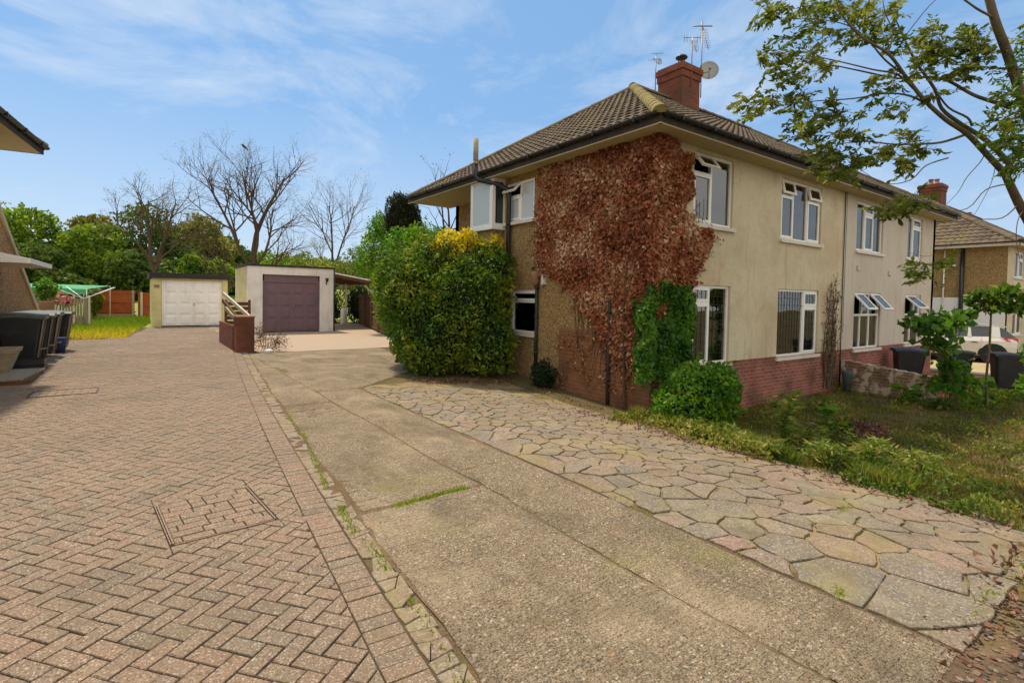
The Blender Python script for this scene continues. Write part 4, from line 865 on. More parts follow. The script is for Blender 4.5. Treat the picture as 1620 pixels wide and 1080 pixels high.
# green netted shelter + rotary line
gn=thing('green_mesh_shelter','flat green mesh cover stretched over posts beyond the picket fence','shelter',(-4,37,0))
mb=MB(); P=[(-7.5,37,1.88),(-2.2,36.4,1.80),(-1.3,39.5,2.02),(-7.5,40.5,2.1)]; mb.face(P); mb.face([(p[0],p[1],p[2]-.02) for p in P][::-1]); mb.face([P[0],P[1],(P[1][0],P[1][1],1.5),(P[0][0],P[0][1],1.5)]); mb.build('mesh_cover','green_net',gn)
for p in P: mb=MB(); mb.tube([(p[0],p[1],-.1),p],.03,6); mb.build('post','wood_post',gn)
rl=thing('rotary_washing_line','half folded rotary washing line with white arms behind the picket fence','washing line',(-1.95,30.5,0))
mb=MB(); mb.tube([(-1.95,30.5,-.05),(-1.95,30.5,1.55)],.022,6); mb.build('pole','steel',rl); hub=V3(-1.95,30.5,1.35); tips=[]
for i,a in enumerate((.05,.35,2.2,3.3)):
    e=hub+V3(math.cos(a)*1.15,math.sin(a)*1.15,.55-.0*i); tips.append(e); mb=MB(); mb.tube([hub,e],.018,6); mb.build('arm','door_white',rl)
mb=MB()
for r_ in (.5,.7,.9,1.0):
    q_=[hub+(e-hub)*r_ for e in tips]
    for i in range(4): mb.tube([q_[i],q_[(i+1)%4]],.004,4)
mb.build('line','aerial',rl)
# brick pier with leaning timbers
pr_=thing('brick_pier','short dark red brick pier standing between the two drives','pier',(2.6,17.3,0))
mb=MB(); mb.box(2.38,2.86,17.1,17.7,-.05,1.02); mb.build('brickwork','brick_chim',pr_); mb=MB(); mb.box(2.36,2.88,17.08,17.72,1.02,1.07); mb.build('coping','terra',pr_)
lf=thing('low_board_fence','dark slatted board panel behind the brick pier','fence',(2.9,21,0))
mb=MB(); 
for k in range(8): mb.box(2.60,3.32,21.0,21.03,.1+k*.17,.1+k*.17+.13)
mb.build('slats','wood_brown',lf); 
for x in (2.58,3.34): mb=MB(); mb.box(x-.04,x+.04,20.95,21.05,-.05,1.5); mb.build('post','wood_brown',lf)
for i,(a,b,c,d,w_,mm,lab) in enumerate((((2.42,20.3,1.72),(2.95,18.2,.95),.045,.10,0,'wood_post','pale sawn plank leaning highest over the brick pier'),((2.36,19.2,1.25),(2.62,17.75,.70),.05,.09,0,'stone','shorter mossy plank leaning low behind the brick pier'),((2.35,19.9,1.5),(2.8,18.0,.6),.05,.12,0,'wood_brown','dark broken board propped between the planks by the brick pier'))):
    a,b=Vector(a),Vector(b); mb=MB(); u=(b-a).normalized(); mb.obox(a,u,Z_.cross(u).normalized(),0,(b-a).length,-.05,.06,-.03,.03,zz=u.cross(Z_.cross(u).normalized()).normalized()*-1)
    o=mb.build('leaning_plank',mm,None,a); tag(o,lab,'plank','planks leaning by the brick pier')
mb=MB(); mb.box(2.36,2.44,17.72,20.9,-.05,.75)
o=mb.build('low_boundary_wall','brick_chim',None,(2.4,19,0)); tag(o,'low dark brick boundary wall running back from the brick pier towards the garages','wall')
# paving slabs / step on the left
ws=thing('wooden_step','weathered timber decking step with dark edge beside the planter at the left edge','step',(-2.3,14,0))
mb=MB(); 
for k in range(7):
    x1=-1.66; a=12.95+k*.235; mb.box(-3.4,-1.70+.022*k,a+.004,a+.228,.075,.105)
mb.build('deck_boards','wood_grey',ws); mb=MB(); mb.box(-3.4,-1.66,12.94,12.99,-.02,.072); mb.box(-1.72,-1.60,13.0,14.55,-.02,.072); mb.build('frame','wood_brown',ws)
tr=thing('black_plastic_trays','two stacked black plastic trays in front of the nearest wheelie bin','tray',(-1.75,15.2,0))
for k in range(2):
    mb=MB(); z=.0+k*.13; mb.box(-2.15,-1.62,14.95,15.45,z,z+.03); 
    for a in ((-2.15,-2.12,14.95,15.45),(-1.65,-1.62,14.95,15.45),(-2.12,-1.65,14.95,14.98),(-2.12,-1.65,15.42,15.45)): mb.box(*a,z+.03,z+.115)
    mb.build('tray','bin',tr)
pl=thing('stone_planter','square tapered stone planter with a rim, empty, standing on the timber step','planter',(-2.38,14.35,.1))
def frustum(mb,cx,cy,z0,z1,a0,b0,a1,b1,mi=0):
    p=[(cx-a0,cy-b0,z0),(cx+a0,cy-b0,z0),(cx+a0,cy+b0,z0),(cx-a0,cy+b0,z0)]; q_=[(cx-a1,cy-b1,z1),(cx+a1,cy-b1,z1),(cx+a1,cy+b1,z1),(cx-a1,cy+b1,z1)]
    for i in range(4): mb.face([p[i],p[(i+1)%4],q_[(i+1)%4],q_[i]],mi)
    return q_
mb=MB(); frustum(mb,-2.32,14.35,.10,.48,.24,.24,.36,.36); frustum(mb,-2.32,14.35,.48,.56,.38,.38,.40,.40); q1=frustum(mb,-2.32,14.35,.56,.5601,.40,.40,.34,.34); frustum(mb,-2.32,14.35,.5601,.42,.34,.34,.32,.32); mb.face([(-2.65,14.02,.43),(-1.99,14.02,.43),(-1.99,14.68,.43),(-2.65,14.68,.43)]); mb.face([(-2.70,13.97,.481),(-1.94,13.97,.481),(-1.94,14.73,.481),(-2.70,14.73,.481)][::-1])
mb.build('bowl','stone',pl)
# ---------------------------------------------------------------- wheelie bins
def bin_proto(label,lidm,sc_=1.0,side='bin_lit_edge'):
    """local: front faces +X, origin at base centre"""
    t=thing('wheelie_bin',label,'wheelie bin'); W_,D_,H_=.29*sc_,.36*sc_,1.0*sc_
    mb=MB(); n=8
    def ring(z,xf,xb,w_):
        r=.05; pts=[]
        for (cx,cy,a0) in ((xf-r,w_-r,0),(xb+r,w_-r,90),(xb+r,-w_+r,180),(xf-r,-w_+r,270)):
            for k in range(3): a=R(a0+k*45); pts.append((cx+r*math.cos(a),cy+r*math.sin(a),z))
        return pts
    rs=[ring(.06,D_*.62,-D_*.80,W_*.78),ring(.10,D_*.64,-D_*.82,W_*.80),ring(H_*.90,D_*.93,-D_*.95,W_*.95),ring(H_*.90,D_*1.0,-D_*.98,W_*1.0),ring(H_*.97,D_*1.0,-D_*.98,W_*1.0)]
    for a,b in zip(rs[:-1],rs[1:]):
        for i in range(12): mb.face([a[i],a[(i+1)%12],b[(i+1)%12],b[i]],1 if 9<=i<=11 and 0 else 0)
    mb.face(rs[0][::-1]); body=mb.build('body',['bin',side],t,local=True)
    mb=MB(); mb.box(D_*.64,D_*.96,-W_*.5,W_*.5,H_*.3,H_*.31); 
    # pale corner strips: sunlight on the bin edges, painted on
    for s_ in (-1,1): mb.face([(D_*.66,s_*W_*.76,.12),(D_*.945,s_*W_*.93,H_*.88),(D_*.945,s_*W_*.60,H_*.88),(D_*.66,s_*W_*.5,.12)][::s_])
    mb.v=[(v[0]+.004,v[1],v[2]) for v in mb.v]; mb.build('front_lit_strips',side,t,local=True)
    mb=MB(); k=7; prev=None
    for i in range(k+1):
        f=i/k; x=-D_*1.05+f*D_*2.12; z=H_*.98+.035*math.sin(math.pi*min(1,f*1.05+.08))*sc_
        cur=[(x,-W_*1.07,z-.02),(x,-W_*.9,z+.02),(x,W_*.9,z+.02),(x,W_*1.07,z-.02)]; low=[(x,-W_*1.07,z-.06),(x,W_*1.07,z-.06)]
        if prev:
            for a in range(3): mb.face([prev[0][a],cur[a],cur[a+1],prev[0][a+1]],sm=False)
            mb.face([prev[1][0],low[0],cur[0],prev[0][0]]); mb.face([prev[0][3],cur[3],low[1],prev[1][1]])
        else: mb.face([low[0],cur[0],cur[1],cur[2],cur[3],low[1]])
        prev=(cur,low)
    mb.face([prev[1][0],prev[0][0],prev[0][1],prev[0][2],prev[0][3],prev[1][1]][::-1]); mb.tube([(-D_*1.08,-W_*.9,H_*.99),(-D_*1.08,W_*.9,H_*.99)],.022,8)
    mb.build('lid',lidm,t,local=True)
    mb=MB(); mb.tube([(-D_*1.0,-W_*.8,H_*.93),(-D_*1.22,-W_*.8,H_*.95),(-D_*1.22,W_*.8,H_*.95),(-D_*1.0,W_*.8,H_*.93)],.016,6); mb.build('handle','bin',t,local=True)
    for s_ in (-1,1): mb=MB(); mb.tube([(-D_*.85,s_*(W_*.80),.10),(-D_*.85,s_*(W_*.80+.06),.10)],.10,14); mb.build('wheel','rubber',t,local=True)
    return t
def copy_tree(o,parent=None):
    c=o.copy(); COL.objects.link(c); c.parent=parent
    for ch in list(o.children): copy_tree(ch,c)
    return c
def place(o,x,y,z,rz,label=None,s=1,group=None):
    o.location=(x,y,z); o.rotation_euler=(0,0,rz); o.scale=(s,s,s)
    if label: o['label']=label
    if group: o['group']=group
G1_='wheelie bins in a row against the left house'
bp1=bin_proto('black wheelie bin with grey green lid, nearest of the row beside the planter','bin_lid')
place(bp1,-2.16,16.42,0,0,None,1.16,G1_)
c=copy_tree(bp1); place(c,-2.10,17.30,0,R(2),'black wheelie bin with grey green lid, middle of the three green lidded bins',1.16)
c=copy_tree(bp1); place(c,-2.05,18.20,0,R(-2),'grey green lidded wheelie bin, third in the row, next to the all black bin',1.16)
bp2=bin_proto('all black wheelie bin with black lid, farthest of the row at the left house','bin'); place(bp2,-1.92,19.75,0,R(-4),None,1.12,G1_)
G2_='wheelie bins standing by the grey half'
bp3=bin_proto('dark wheelie bin with blue lid behind the low brick wall','bin_lid_blue'); place(bp3,18.2,5.4,-.52,R(-60),None,1.0,G2_)
bp4=bin_proto('dark wheelie bin half hidden by leaves, between the blue lidded bin and the rightmost bin','bin'); place(bp4,19.3,4.6,-.53,R(-60),None,.98,G2_)
c=copy_tree(bp4); place(c,19.25,3.45,-.53,R(-62),'dark wheelie bin at the far right behind the thin sapling stem',1.0)
bb=thing('red_storage_box','red plastic storage box with blue lid at the left edge behind the planter','storage box',(-2.9,15.75,0))
mb=MB(); frustum(mb,-2.95,15.75,0,.80,.34,.25,.40,.30); mb.build('box_body','redplastic',bb); mb=MB(); frustum(mb,-2.95,15.75,.80,.86,.44,.34,.42,.32); mb.face([(-3.37,15.43,.86),(-2.53,15.43,.86),(-2.53,16.07,.86),(-3.37,16.07,.86)]); mb.build('box_lid','bin_lid_blue',bb,bevel=.01)
bx=thing('blue_recycling_tub','small dark blue tub on the ground between the third bin and the black bin','tub',(-1.72,18.95,0))
mb=MB(); mb.tube([(-1.72,18.95,0),(-1.72,18.95,.40),(-1.72,18.95,.43)],[.10,.14,.15],12); mb.build('tub_body','blue',bx)
# bird on top of the bare tree is added with the tree
# ---------------------------------------------------------------- low white-washed brick wall by the party line
lw=thing('low_garden_wall','low brick garden wall with flaking white paint sloping away from the party line','wall',(15.15,5.9,-.5))
mb=MB(); n=10
for k in range(n):
    y0,y1=5.96-k*.2,5.96-(k+1)*.2; zt=.27-.022*k+rng.uniform(-.008,.008); mb.box(15.12,15.34,y1,y0,-.9,zt)
mb.build('brickwork','brick_white',lw)
wb=thing('blue_grey_flowerpot','small blue grey pot tucked at the end of the low garden wall','flowerpot',(14.9,5.6,-.4))
mb=MB(); mb.tube([(14.85,5.7,-.5),(14.85,5.7,-.05),(14.85,5.7,.02)],[.08,.12,.13],12); mb.build('pot','bluegrey',wb)
# ---------------------------------------------------------------- car
car=thing('silver_crossover_car','silver crossover car seen from its side and tail, parked beside the brown and white house','car',(0,0,0))
def car_build():
    # x: 0 rear .. 4.15 front ; stations: x, zlow, zbelt, halfwidth_low, halfwidth_belt
    st=[(0,.52,.78,.62,.60),(.05,.38,.95,.76,.74),(.22,.30,1.03,.86,.82),(.6,.25,1.06,.90,.86),(1.1,.22,1.04,.90,.87),(1.7,.22,1.02,.88,.87),(2.4,.22,1.00,.88,.86),(3.0,.24,.98,.90,.86),(3.4,.27,.95,.89,.82),(3.75,.30,.86,.84,.74),(4.02,.34,.72,.72,.62),(4.13,.42,.60,.56,.50)]
    mb=MB(); rings=[]
    for (x,zl,zb,wl,wb_) in st:
        zm=zl+(zb-zl)*.48; pts=[(x,-wl*.86,zl),(x,-wl,zl+.1),(x,-wl*1.01,zm),(x,-(wl*.5+wb_*.52),zm+(zb-zm)*.6),(x,-wb_*.93,zb),(x,-wb_*.5,zb+.03),(x,wb_*.5,zb+.03),(x,wb_*.93,zb),(x,(wl*.5+wb_*.52),zm+(zb-zm)*.6),(x,wl*1.01,zm),(x,wl,zl+.1),(x,wl*.86,zl)]
        rings.append(pts)
    for a,b in zip(rings[:-1],rings[1:]):
        for i in range(12): mb.face([a[i],b[i],b[(i+1)%12],a[(i+1)%12]],sm=True)
    mb.face(rings[0]); mb.face(rings[-1][::-1])
    body=mb.build('body','carpaint',car,local=True)
    ca_=[(.10,1.04,1.06,.70),(.45,1.04,1.40,.62),(.85,1.05,1.52,.60),(1.5,1.03,1.565,.60),(2.1,1.02,1.53,.60),(2.5,1.01,1.40,.62),(3.05,.99,1.02,.66)]
    mb=MB(); rg=[]
    for (x,zb,zt,wt) in ca_: rg.append([(x,-.80,zb),(x,-(wt+.03),zt-.04*(zt-zb)),(x,-wt*.8,zt),(x,wt*.8,zt),(x,wt+.03,zt-.04*(zt-zb)),(x,.80,zb)])
    for a,b in zip(rg[:-1],rg[1:]):
        for i in range(5): mb.face([a[i],b[i],b[i+1],a[i+1]],1 if i in (0,4) else 0,sm=False)
    # rear screen dark, windscreen dark
    for k,f in enumerate(mb.f):
        seg=k//5
        if seg==0 and k%5 in(1,2,3): mb.mi[k]=1
        if seg==5 and k%5 in(1,2,3): mb.mi[k]=1
    cab=mb.build('cabin',['carpaint','carglass'],car,local=True)
    mb=MB()
    for s_ in (-1,1):
        for x0,x1 in ((.55,.80),(1.42,1.50),(2.25,2.31)): mb.face([(x0,s_*.825,1.03),(x1+.05,s_*.825,1.03),(x1,s_*.66,1.50),(x0+.02,s_*.66,1.48)])
        mb.obox((.35,s_*.64,1.43),V3(1,0,0.03),V3(0,1,0),0,2.0,0,.05,-.03,.03)
    mb.build('pillars','carpaint',cab,local=True)
    for x in (.78,3.30):
        for s_ in (-1,1):
            y=s_*.80; mb=MB(); mb.tube([(x,y-s_*.16,.33),(x,y+s_*.075,.33)],.335,24); w=mb.build('wheel','rubber',car,local=True)
            mb=MB(); mb.tube([(x,y+s_*.05,.33),(x,y+s_*.085,.33)],.225,18); 
            for k in range(5): a=k*2*math.pi/5; mb.tube([(x,y+s_*.09,.33),(x+.2*math.cos(a),y+s_*.088,.33+.2*math.sin(a))],.03,5)
            mb.build('rim','steel',w,local=True)
            mb=MB()
            for k in range(10):
                a0,a1=math.pi*k/10-.05,math.pi*(k+1)/10-.05; r0,r1=.37,.46; yy=s_*.915
                mb.face([(x+r0*math.cos(a0),yy,.33+r0*math.sin(a0)),(x+r1*math.cos(a0),yy-s_*.01,.33+r1*math.sin(a0)),(x+r1*math.cos(a1),yy-s_*.01,.33+r1*math.sin(a1)),(x+r0*math.cos(a1),yy,.33+r0*math.sin(a1))])
            mb.tube([(x,s_*.80,.33),(x,s_*.912,.33)],.38,20); mb.build('wheel_arch','rubber',car,local=True)
    for s_ in (-1,1):
        mb=MB(); mb.face([(.02,s_*.68,.88),(.06,s_*.75,1.02),(.58,s_*.868,1.03),(.30,s_*.885,.88)][::s_]); mb.face([(.03,s_*.45,.95),(.05,s_*.45,1.02),(.06,s_*.75,1.02),(.02,s_*.68,.88)][::-s_])
        mb.v=[(v[0]-.02,v[1]+s_*.012,v[2]) for v in mb.v]; mb.build('tail_lamp','redlamp',car,local=True)
        mb=MB(); mb.obox((2.55,s_*.90,.98),X_,Y_,-.10,.1,0,.14,-.02,.16 if s_>0 else .02); mb.build('door_mirror','carpaint',car,local=True)
        mb=MB(); 
        for x in (1.25,2.2): mb.obox((x,s_*.905,.80),X_,Y_,0,.18,0,.03,-.01,.02)
        for x in (1.12,2.12,3.0): mb.obox((x,s_*.893,.34),X_,Y_,0,.008,0,.62,-.01,.004)
        mb.build('door_seams','rubber',car,local=True)
    mb=MB(); mb.box(-.05,.12,-.74,.74,.32,.50); mb.box(.2,3.7,-.86,.86,.17,.27); mb.build('lower_trim','rubber',car,local=True)
    mb=MB(); mb.box(-.06,.02,-.78,.78,.50,.62); mb.build('bumper','carpaint',car,local=True,bevel=.02)
    mb=MB(); mb.box(-.035,-.02,-.26,.26,.66,.77); mb.build('number_plate','door_white',car,local=True)
car_build()
car.location=(28.5,5.0,-.5); car.rotation_euler=(0,0,R(112))
# ================================================================ vegetation
MT['ivy_red']=leafmat('ivy_red',[(.09,.032,.016),(.22,.068,.030),(.33,.11,.052),(.40,.16,.08),(.48,.26,.15),(.70,.52,.36)],.15,.7,.15)  # palest tones stand for sun highlights on the withered leaves
MT['ivy_green']=leafmat('ivy_green',[(.025,.07,.010),(.05,.14,.016),(.09,.20,.022),(.17,.28,.04)],.33)
MT['lf_hedge']=leafmat('lf_hedge',[(.022,.06,.008),(.06,.13,.015),(.11,.19,.02),(.20,.26,.025),(.34,.32,.04)],.33)
MT['lf_yellow']=leafmat('lf_yellow',[(.10,.15,.015),(.35,.30,.02),(.62,.50,.03),(.72,.58,.06)],.35)
MT['lf_bright']=leafmat('lf_bright',[(.04,.12,.012),(.08,.20,.02),(.14,.28,.025),(.24,.36,.04)],.35)
MT['lf_dark']=leafmat('lf_dark',[(.006,.016,.005),(.012,.03,.007),(.025,.05,.008)],.15)
MT['lf_cypress']=leafmat('lf_cypress',[(.012,.020,.006),(.025,.035,.008),(.055,.055,.012)],.12)
MT['lf_tree']=leafmat('lf_tree',[(.05,.075,.012),(.09,.125,.018),(.16,.19,.03),(.30,.30,.09)],.45)
MT['lf_treeA']=leafmat('lf_treeA',[(.06,.12,.014),(.11,.19,.02),(.18,.26,.03),(.28,.34,.05)],.4)
MT['lf_treeB']=leafmat('lf_treeB',[(.085,.10,.025),(.14,.155,.035),(.20,.20,.05),(.28,.24,.09)],.4)
MT['lf_treeC']=leafmat('lf_treeC',[(.045,.08,.018),(.08,.13,.025),(.13,.18,.035)],.35)
MT['lf_rust']=leafmat('lf_rust',[(.09,.045,.02),(.16,.09,.04),(.22,.15,.08)],.2)
MT['lf_dry']=leafmat('lf_dry',[(.09,.04,.025),(.17,.08,.05),(.25,.14,.09)],.15)
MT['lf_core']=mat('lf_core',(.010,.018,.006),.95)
MT['grassm']=leafmat('grassm',[(.075,.075,.018),(.13,.13,.025),(.22,.18,.045),(.32,.22,.10)],.3)
MT['grass_sun']=leafmat('grass_sun',[(.14,.22,.025),(.24,.32,.03),(.40,.38,.04),(.55,.45,.07)],.4)
MT['weed']=leafmat('weed',[(.055,.10,.015),(.12,.18,.025),(.22,.25,.045),(.40,.34,.11)],.35)
def tubes(name,segs,m_,parent=None,n=5,**kw):
    mb=MB()
    for pts,rad in segs: mb.tube(pts,rad,n,cap=False)
    return mb.build(name,m_,parent,**kw)
def blob_pts(blobs,n,shell=.35,noise_=.12,nscale=1.2,seed=0):
    """points near the surface of a union of ellipsoids; returns centres and outward normals"""
    r=np.random.RandomState(seed); A=np.array([b[3]*b[4]+b[4]*b[5]+b[3]*b[5] for b in blobs]); A=A/A.sum(); C=[];Nn=[]
    cc=np.array([b[:3] for b in blobs]); rr=np.array([b[3:6] for b in blobs])
    k=0
    while k<n:
        m_=int((n-k)*1.6)+50; idx=r.choice(len(blobs),m_,p=A); d=r.normal(size=(m_,3)); d/=np.linalg.norm(d,axis=1)[:,None]
        t=1-shell*r.random_sample(m_)**1.8
        lump=np.array([noise.noise(Vector(x)*nscale+Vector((seed*3.1,i_*1.7,0))) for x,i_ in zip(d*2.2,idx)])
        t=t+noise_*lump*2
        P=cc[idx]+d*rr[idx]*t[:,None]
        ok=np.ones(m_,bool)
        for b in range(len(blobs)):
            q_=((P-cc[b])/rr[b]); inside=(q_**2).sum(1)<.62
            ok&=~(inside&(idx!=b))
        P=P[ok]; d=(d/rr[idx]); d/=np.linalg.norm(d,axis=1)[:,None]; d=d[ok]
        C.append(P);Nn.append(d);k+=len(P)
    return np.concatenate(C)[:n],np.concatenate(Nn)[:n]
def clump_tint(C,sc_=1.0,seed=0,amp=.55):
    v=np.array([noise.noise(Vector(c)*sc_+Vector((seed,0,0))) for c in C]); return np.clip(.5+v*amp+nr.uniform(-.28,.28,len(C)),0,1)
def bush(name,label,cat,blobs,n,size,m_,base,seed=1,ts=1.5,hang=0,aspect=.5,core=True,shell=.4,noise_=.12,group=None,stem=True,extra=None,jit=.55):
    t=thing(name,label,cat,base,group); C,Nn=blob_pts(blobs,n,shell,noise_,1.2,seed)
    fz=np.array([gz(c[0],c[1]) for c in C])*0+base[2]; C=C[C[:,2]>base[2]+.01]; Nn=Nn[:len(C)]
    C,Nn=C,Nn
    if shell<=.75:
        k=max(20,n//220); ix=nr.choice(len(C),k); A_=[];B_=[]
        for i in ix:
            d_=V3(*Nn[i])*.8+V3(nr.normal()*.35,nr.normal()*.35,.5+abs(nr.normal())*.4); d_.normalize(); L_=size*nr.uniform(1.5,5.0)
            for j in range(int(6+L_/size*2.2)): f_=nr.random_sample(); A_.append(tuple(V3(*C[i])+d_*L_*f_+V3(*nr.normal(size=3))*size*.30)); B_.append(tuple(d_+V3(*nr.normal(size=3))*.5))
        C=np.vstack([C,np.array(A_)]); Nn=np.vstack([Nn,np.array(B_)])
    leaves('foliage',C,size,m_,t,D=Nn*.5,jit=jit,aspect=aspect,tint=clump_tint(C,ts,seed),hang=hang)
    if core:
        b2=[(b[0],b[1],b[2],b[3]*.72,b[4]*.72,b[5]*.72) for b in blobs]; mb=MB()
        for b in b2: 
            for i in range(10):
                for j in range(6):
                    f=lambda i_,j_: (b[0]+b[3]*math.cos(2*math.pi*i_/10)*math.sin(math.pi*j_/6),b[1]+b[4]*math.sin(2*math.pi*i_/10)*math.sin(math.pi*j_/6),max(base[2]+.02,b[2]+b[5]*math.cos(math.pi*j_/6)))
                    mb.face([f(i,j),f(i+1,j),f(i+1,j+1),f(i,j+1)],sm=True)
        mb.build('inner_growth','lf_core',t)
    if stem:
        s_=[]
        for k in range(5):
            a=rng.uniform(0,6.28); b=blobs[k%len(blobs)]; s_.append(([(base[0]+.1*math.cos(a),base[1]+.1*math.sin(a),base[2]-.05),((base[0]+b[0])/2,(base[1]+b[1])/2,(base[2]+b[2])/2),(b[0],b[1],b[2])],[.03,.025,.015]))
        tubes('stems',s_,'bark_dark',t)
    return t
# ---- recursive branching
def grow(out_,tips,p,d,L,r,lvl,maxl,rg,nch,ang,up=.05,wander=.18,seg=4,ratio=.66,start=.3):
    pts=[p.copy()]; rad=[r]; dd=d.normalized(); q_=p.copy()
    for k in range(seg):
        dd=(dd+V3(rg.gauss(0,wander),rg.gauss(0,wander),rg.gauss(0,wander)*.7+up)).normalized(); q_=q_+dd*L/seg; pts.append(q_.copy()); rad.append(max(r*(1-.72*(k+1)/seg),.004))
    out_.append((pts,rad,lvl))
    if lvl>=maxl: tips.append((pts[-1],dd)); tips.append((pts[-2],dd)); return
    n=nch[lvl] if lvl<len(nch) else nch[-1]
    for i in range(n):
        t=start+(1-start)*(i+rg.random())/n; x=t*seg; k=min(int(x),seg-1); b=pts[k].lerp(pts[k+1],x-k); ax=dd.orthogonal().normalized(); ax.rotate(Matrix.Rotation(rg.uniform(0,6.283),3,dd))
        a=R(rg.uniform(*ang)); nd=(pts[k+1]-pts[k]).normalized(); nd.rotate(Matrix.Rotation(a,3,ax))
        grow(out_,tips,b,nd,L*ratio*rg.uniform(.75,1.15)*(1.1-.45*t),max(rad[k]*.62,.004),lvl+1,maxl,rg,nch,ang,up,wander,max(3,seg-1),ratio,.25)
def bare_tree(label,x,y,h,r,seed,forks,nch=(8,6,5,4),spread=(25,60),z0=0,lvl=4,rust=0,name='bare_tree',group='bare trees behind the garages'):
    t=thing(name,label,'tree',(x,y,z0-.1),group); rg=random.Random(seed); out_=[];tips=[]
    base=V3(x,y,z0-.1); 
    tr_=[base,base+V3(.05,0,h*.18),base+V3(.0,.05,h*.32)]; 
    sz=[(tr_,[r,r*.85,r*.75],0)]
    for (dx,dy,dz,L,rr,zf) in forks:
        grow(sz,tips,base+V3(0,0,h*zf),V3(dx,dy,dz),L*h,r*rr,1,lvl,rg,nch,spread,.07,.13,6)
    tubes('trunk',[(a,b) for a,b,l in sz if l<=1],'bark_dark',t,7); tubes('branches',[(a,b) for a,b,l in sz if l>1],'bark_dark',t,4)
    P=np.array([tuple(p) for p,d in tips]); 
    if len(P): 
        P=np.repeat(P,2,0)+nr.normal(size=(len(P)*2,3))*.12; leaves('buds',P,.075,'lf_treeB' if not rust else 'lf_rust',t,aspect=.6)
    return t
# centre, left and right bare trees (distances ~45-50 m)
bt=bare_tree('largest bare tree, its many limbs fanning out behind the purple door garage',8.2,49.5,13.9,.28,3,[(.02,.0,1,.62,.9,.30),(-.62,.1,1,.62,.62,.24),(.62,-.1,.85,.42,.52,.26),(-.95,.0,.95,.46,.5,.05),(.2,.2,1,.55,.55,.34),(.9,0,.75,.34,.4,.2)],nch=(0,8,6,4))
bare_tree('bare tree with upswept twigs, left of and above the white door garage',1.2,50,10.2,.22,8,[(-.35,0,1,.62,.75,.32),(.30,0,1,.60,.7,.34),(-.85,0,.75,.42,.5,.40),(.8,.1,.8,.34,.4,.40),(0,.1,1,.5,.5,.36)],nch=(0,6,5,4))
bare_tree('slim upright bare tree to the right of the largest one, above the purple door garage',15.2,50,10.6,.16,21,[(-.06,0,1,.70,.85,.28),(.12,0,1,.66,.7,.34),(-.6,0,.8,.34,.4,.30),(.65,0,.7,.34,.4,.22)],nch=(0,9,5,3))
bare_tree('thin dead looking tree behind the dark cypress and the house roof corner',13.6,24.5,8.2,.13,33,[(.05,0,1,.62,.9,.25),(-.30,0,1,.62,.7,.3),(.55,0,1,.42,.6,.35),(-.8,0,.7,.5,.5,.35)],nch=(0,4,3,2),lvl=3,group=None)
bd=thing('crow','small black bird perched on the top twig of the largest bare tree','bird',at(386,232,46.5))
mb=MB(); c=at(386,232,46.5); mb.tube([c+V3(-.22,0,.18),c+V3(-.12,0,.14),c,c+V3(.16,0,-.12),c+V3(.36,0,-.30)],[.03,.09,.12,.08,.02],8); mb.tube([c+V3(-.20,0,.17),c+V3(-.32,0,.16)],[.03,.005],5); mb.tube([c+V3(0,.0,-.1),c+V3(0,0,-.26)],.01,4); mb.build('body','black',bd)
# ---- leafy trees along the field
def leafy(label,x,y,w_,h,m_,seed,n=9000,sz=.30,z0=None,trunk=True,group='trees along the far side of the field'):
    z0=gz(x,y) if z0 is None else z0; rg=random.Random(seed); t=thing('leafy_tree',label,'tree',(x,y,z0),group); blobs=[]
    nb=13
    for k in range(nb):
        a=rg.uniform(0,6.28); q_=rg.random()**.6; zz=z0+h*(.10+.76*rg.random()); f=1.05-abs((zz-z0)/h-.35)*1.0
        rr=w_*rg.uniform(.22,.36); blobs.append((x+math.cos(a)*w_*.62*q_*f,y+math.sin(a)*w_*.45*q_*f,min(zz,z0+h-rr*.8),rr,rr,rr*.85))
    C,Nn=blob_pts(blobs,n,.5,.26,1.4,seed); k_=C[:,2]>z0+.2; C=C[k_]; Nn=Nn[k_]
    leaves('crown',C,sz,m_,t,D=Nn*.4+np.array([0,0,.25]),jit=.7,aspect=.75,tint=clump_tint(C,.45,seed,.6))
    tubes('trunk',[([V3(x,y,z0-.2),V3(x+.1,y,z0+h*.3),V3(x,y,z0+h*.6)],[.28,.2,.08])]+[([V3(x,y,z0+h*.25),V3(b[0],b[1],b[2])],[.12,.04]) for b in blobs[:6]],'bark_dark',t,6)
kinds=['lf_treeA','lf_treeB','lf_treeC']
specs=[(-17,88,9,12.2,0,'tall mid green tree at the far left above the sloping verge'),(-10.5,84,8,11.3,0,'rounded bright green tree left of the willowy dull green ones'),(-5.5,92,7,11.0,1,'feathery olive tree between the bright round tree and the big dull crown'),(-14,72,6,7.8,2,'low dark tree beyond the pebbledash verge'),(-3.5,76,7,8.4,0,'lime green spreading tree just above the red fence'),(1.0,80,8,12.0,2,'large dull green crown behind the left bare tree, above the red fence'),(6.8,82,7.5,11.2,1,'brownish olive tree behind the white door garage'),(11.5,86,6.5,8.2,2,'lower dark green tree between the two garages'),(-7.5,68,5,6.0,2,'dark low bushy tree at the field edge left of centre'),(.5,70,5,5.4,2,'dark low bushy tree under the large dull crown'),(6.5,74,4.5,5.6,0,'small green bushy tree behind the gap beside the white door garage'),(15.5,98,6,6.6,0,'small bright tree over the purple garage roof, left of the slim bare tree')]
for i,(x,y,w_,h,k,lab) in enumerate(specs): leafy(lab,x,y,w_*1.0,h-gz(x,y)*.25,kinds[k],40+i,sz=.46 if y>80 else .38)
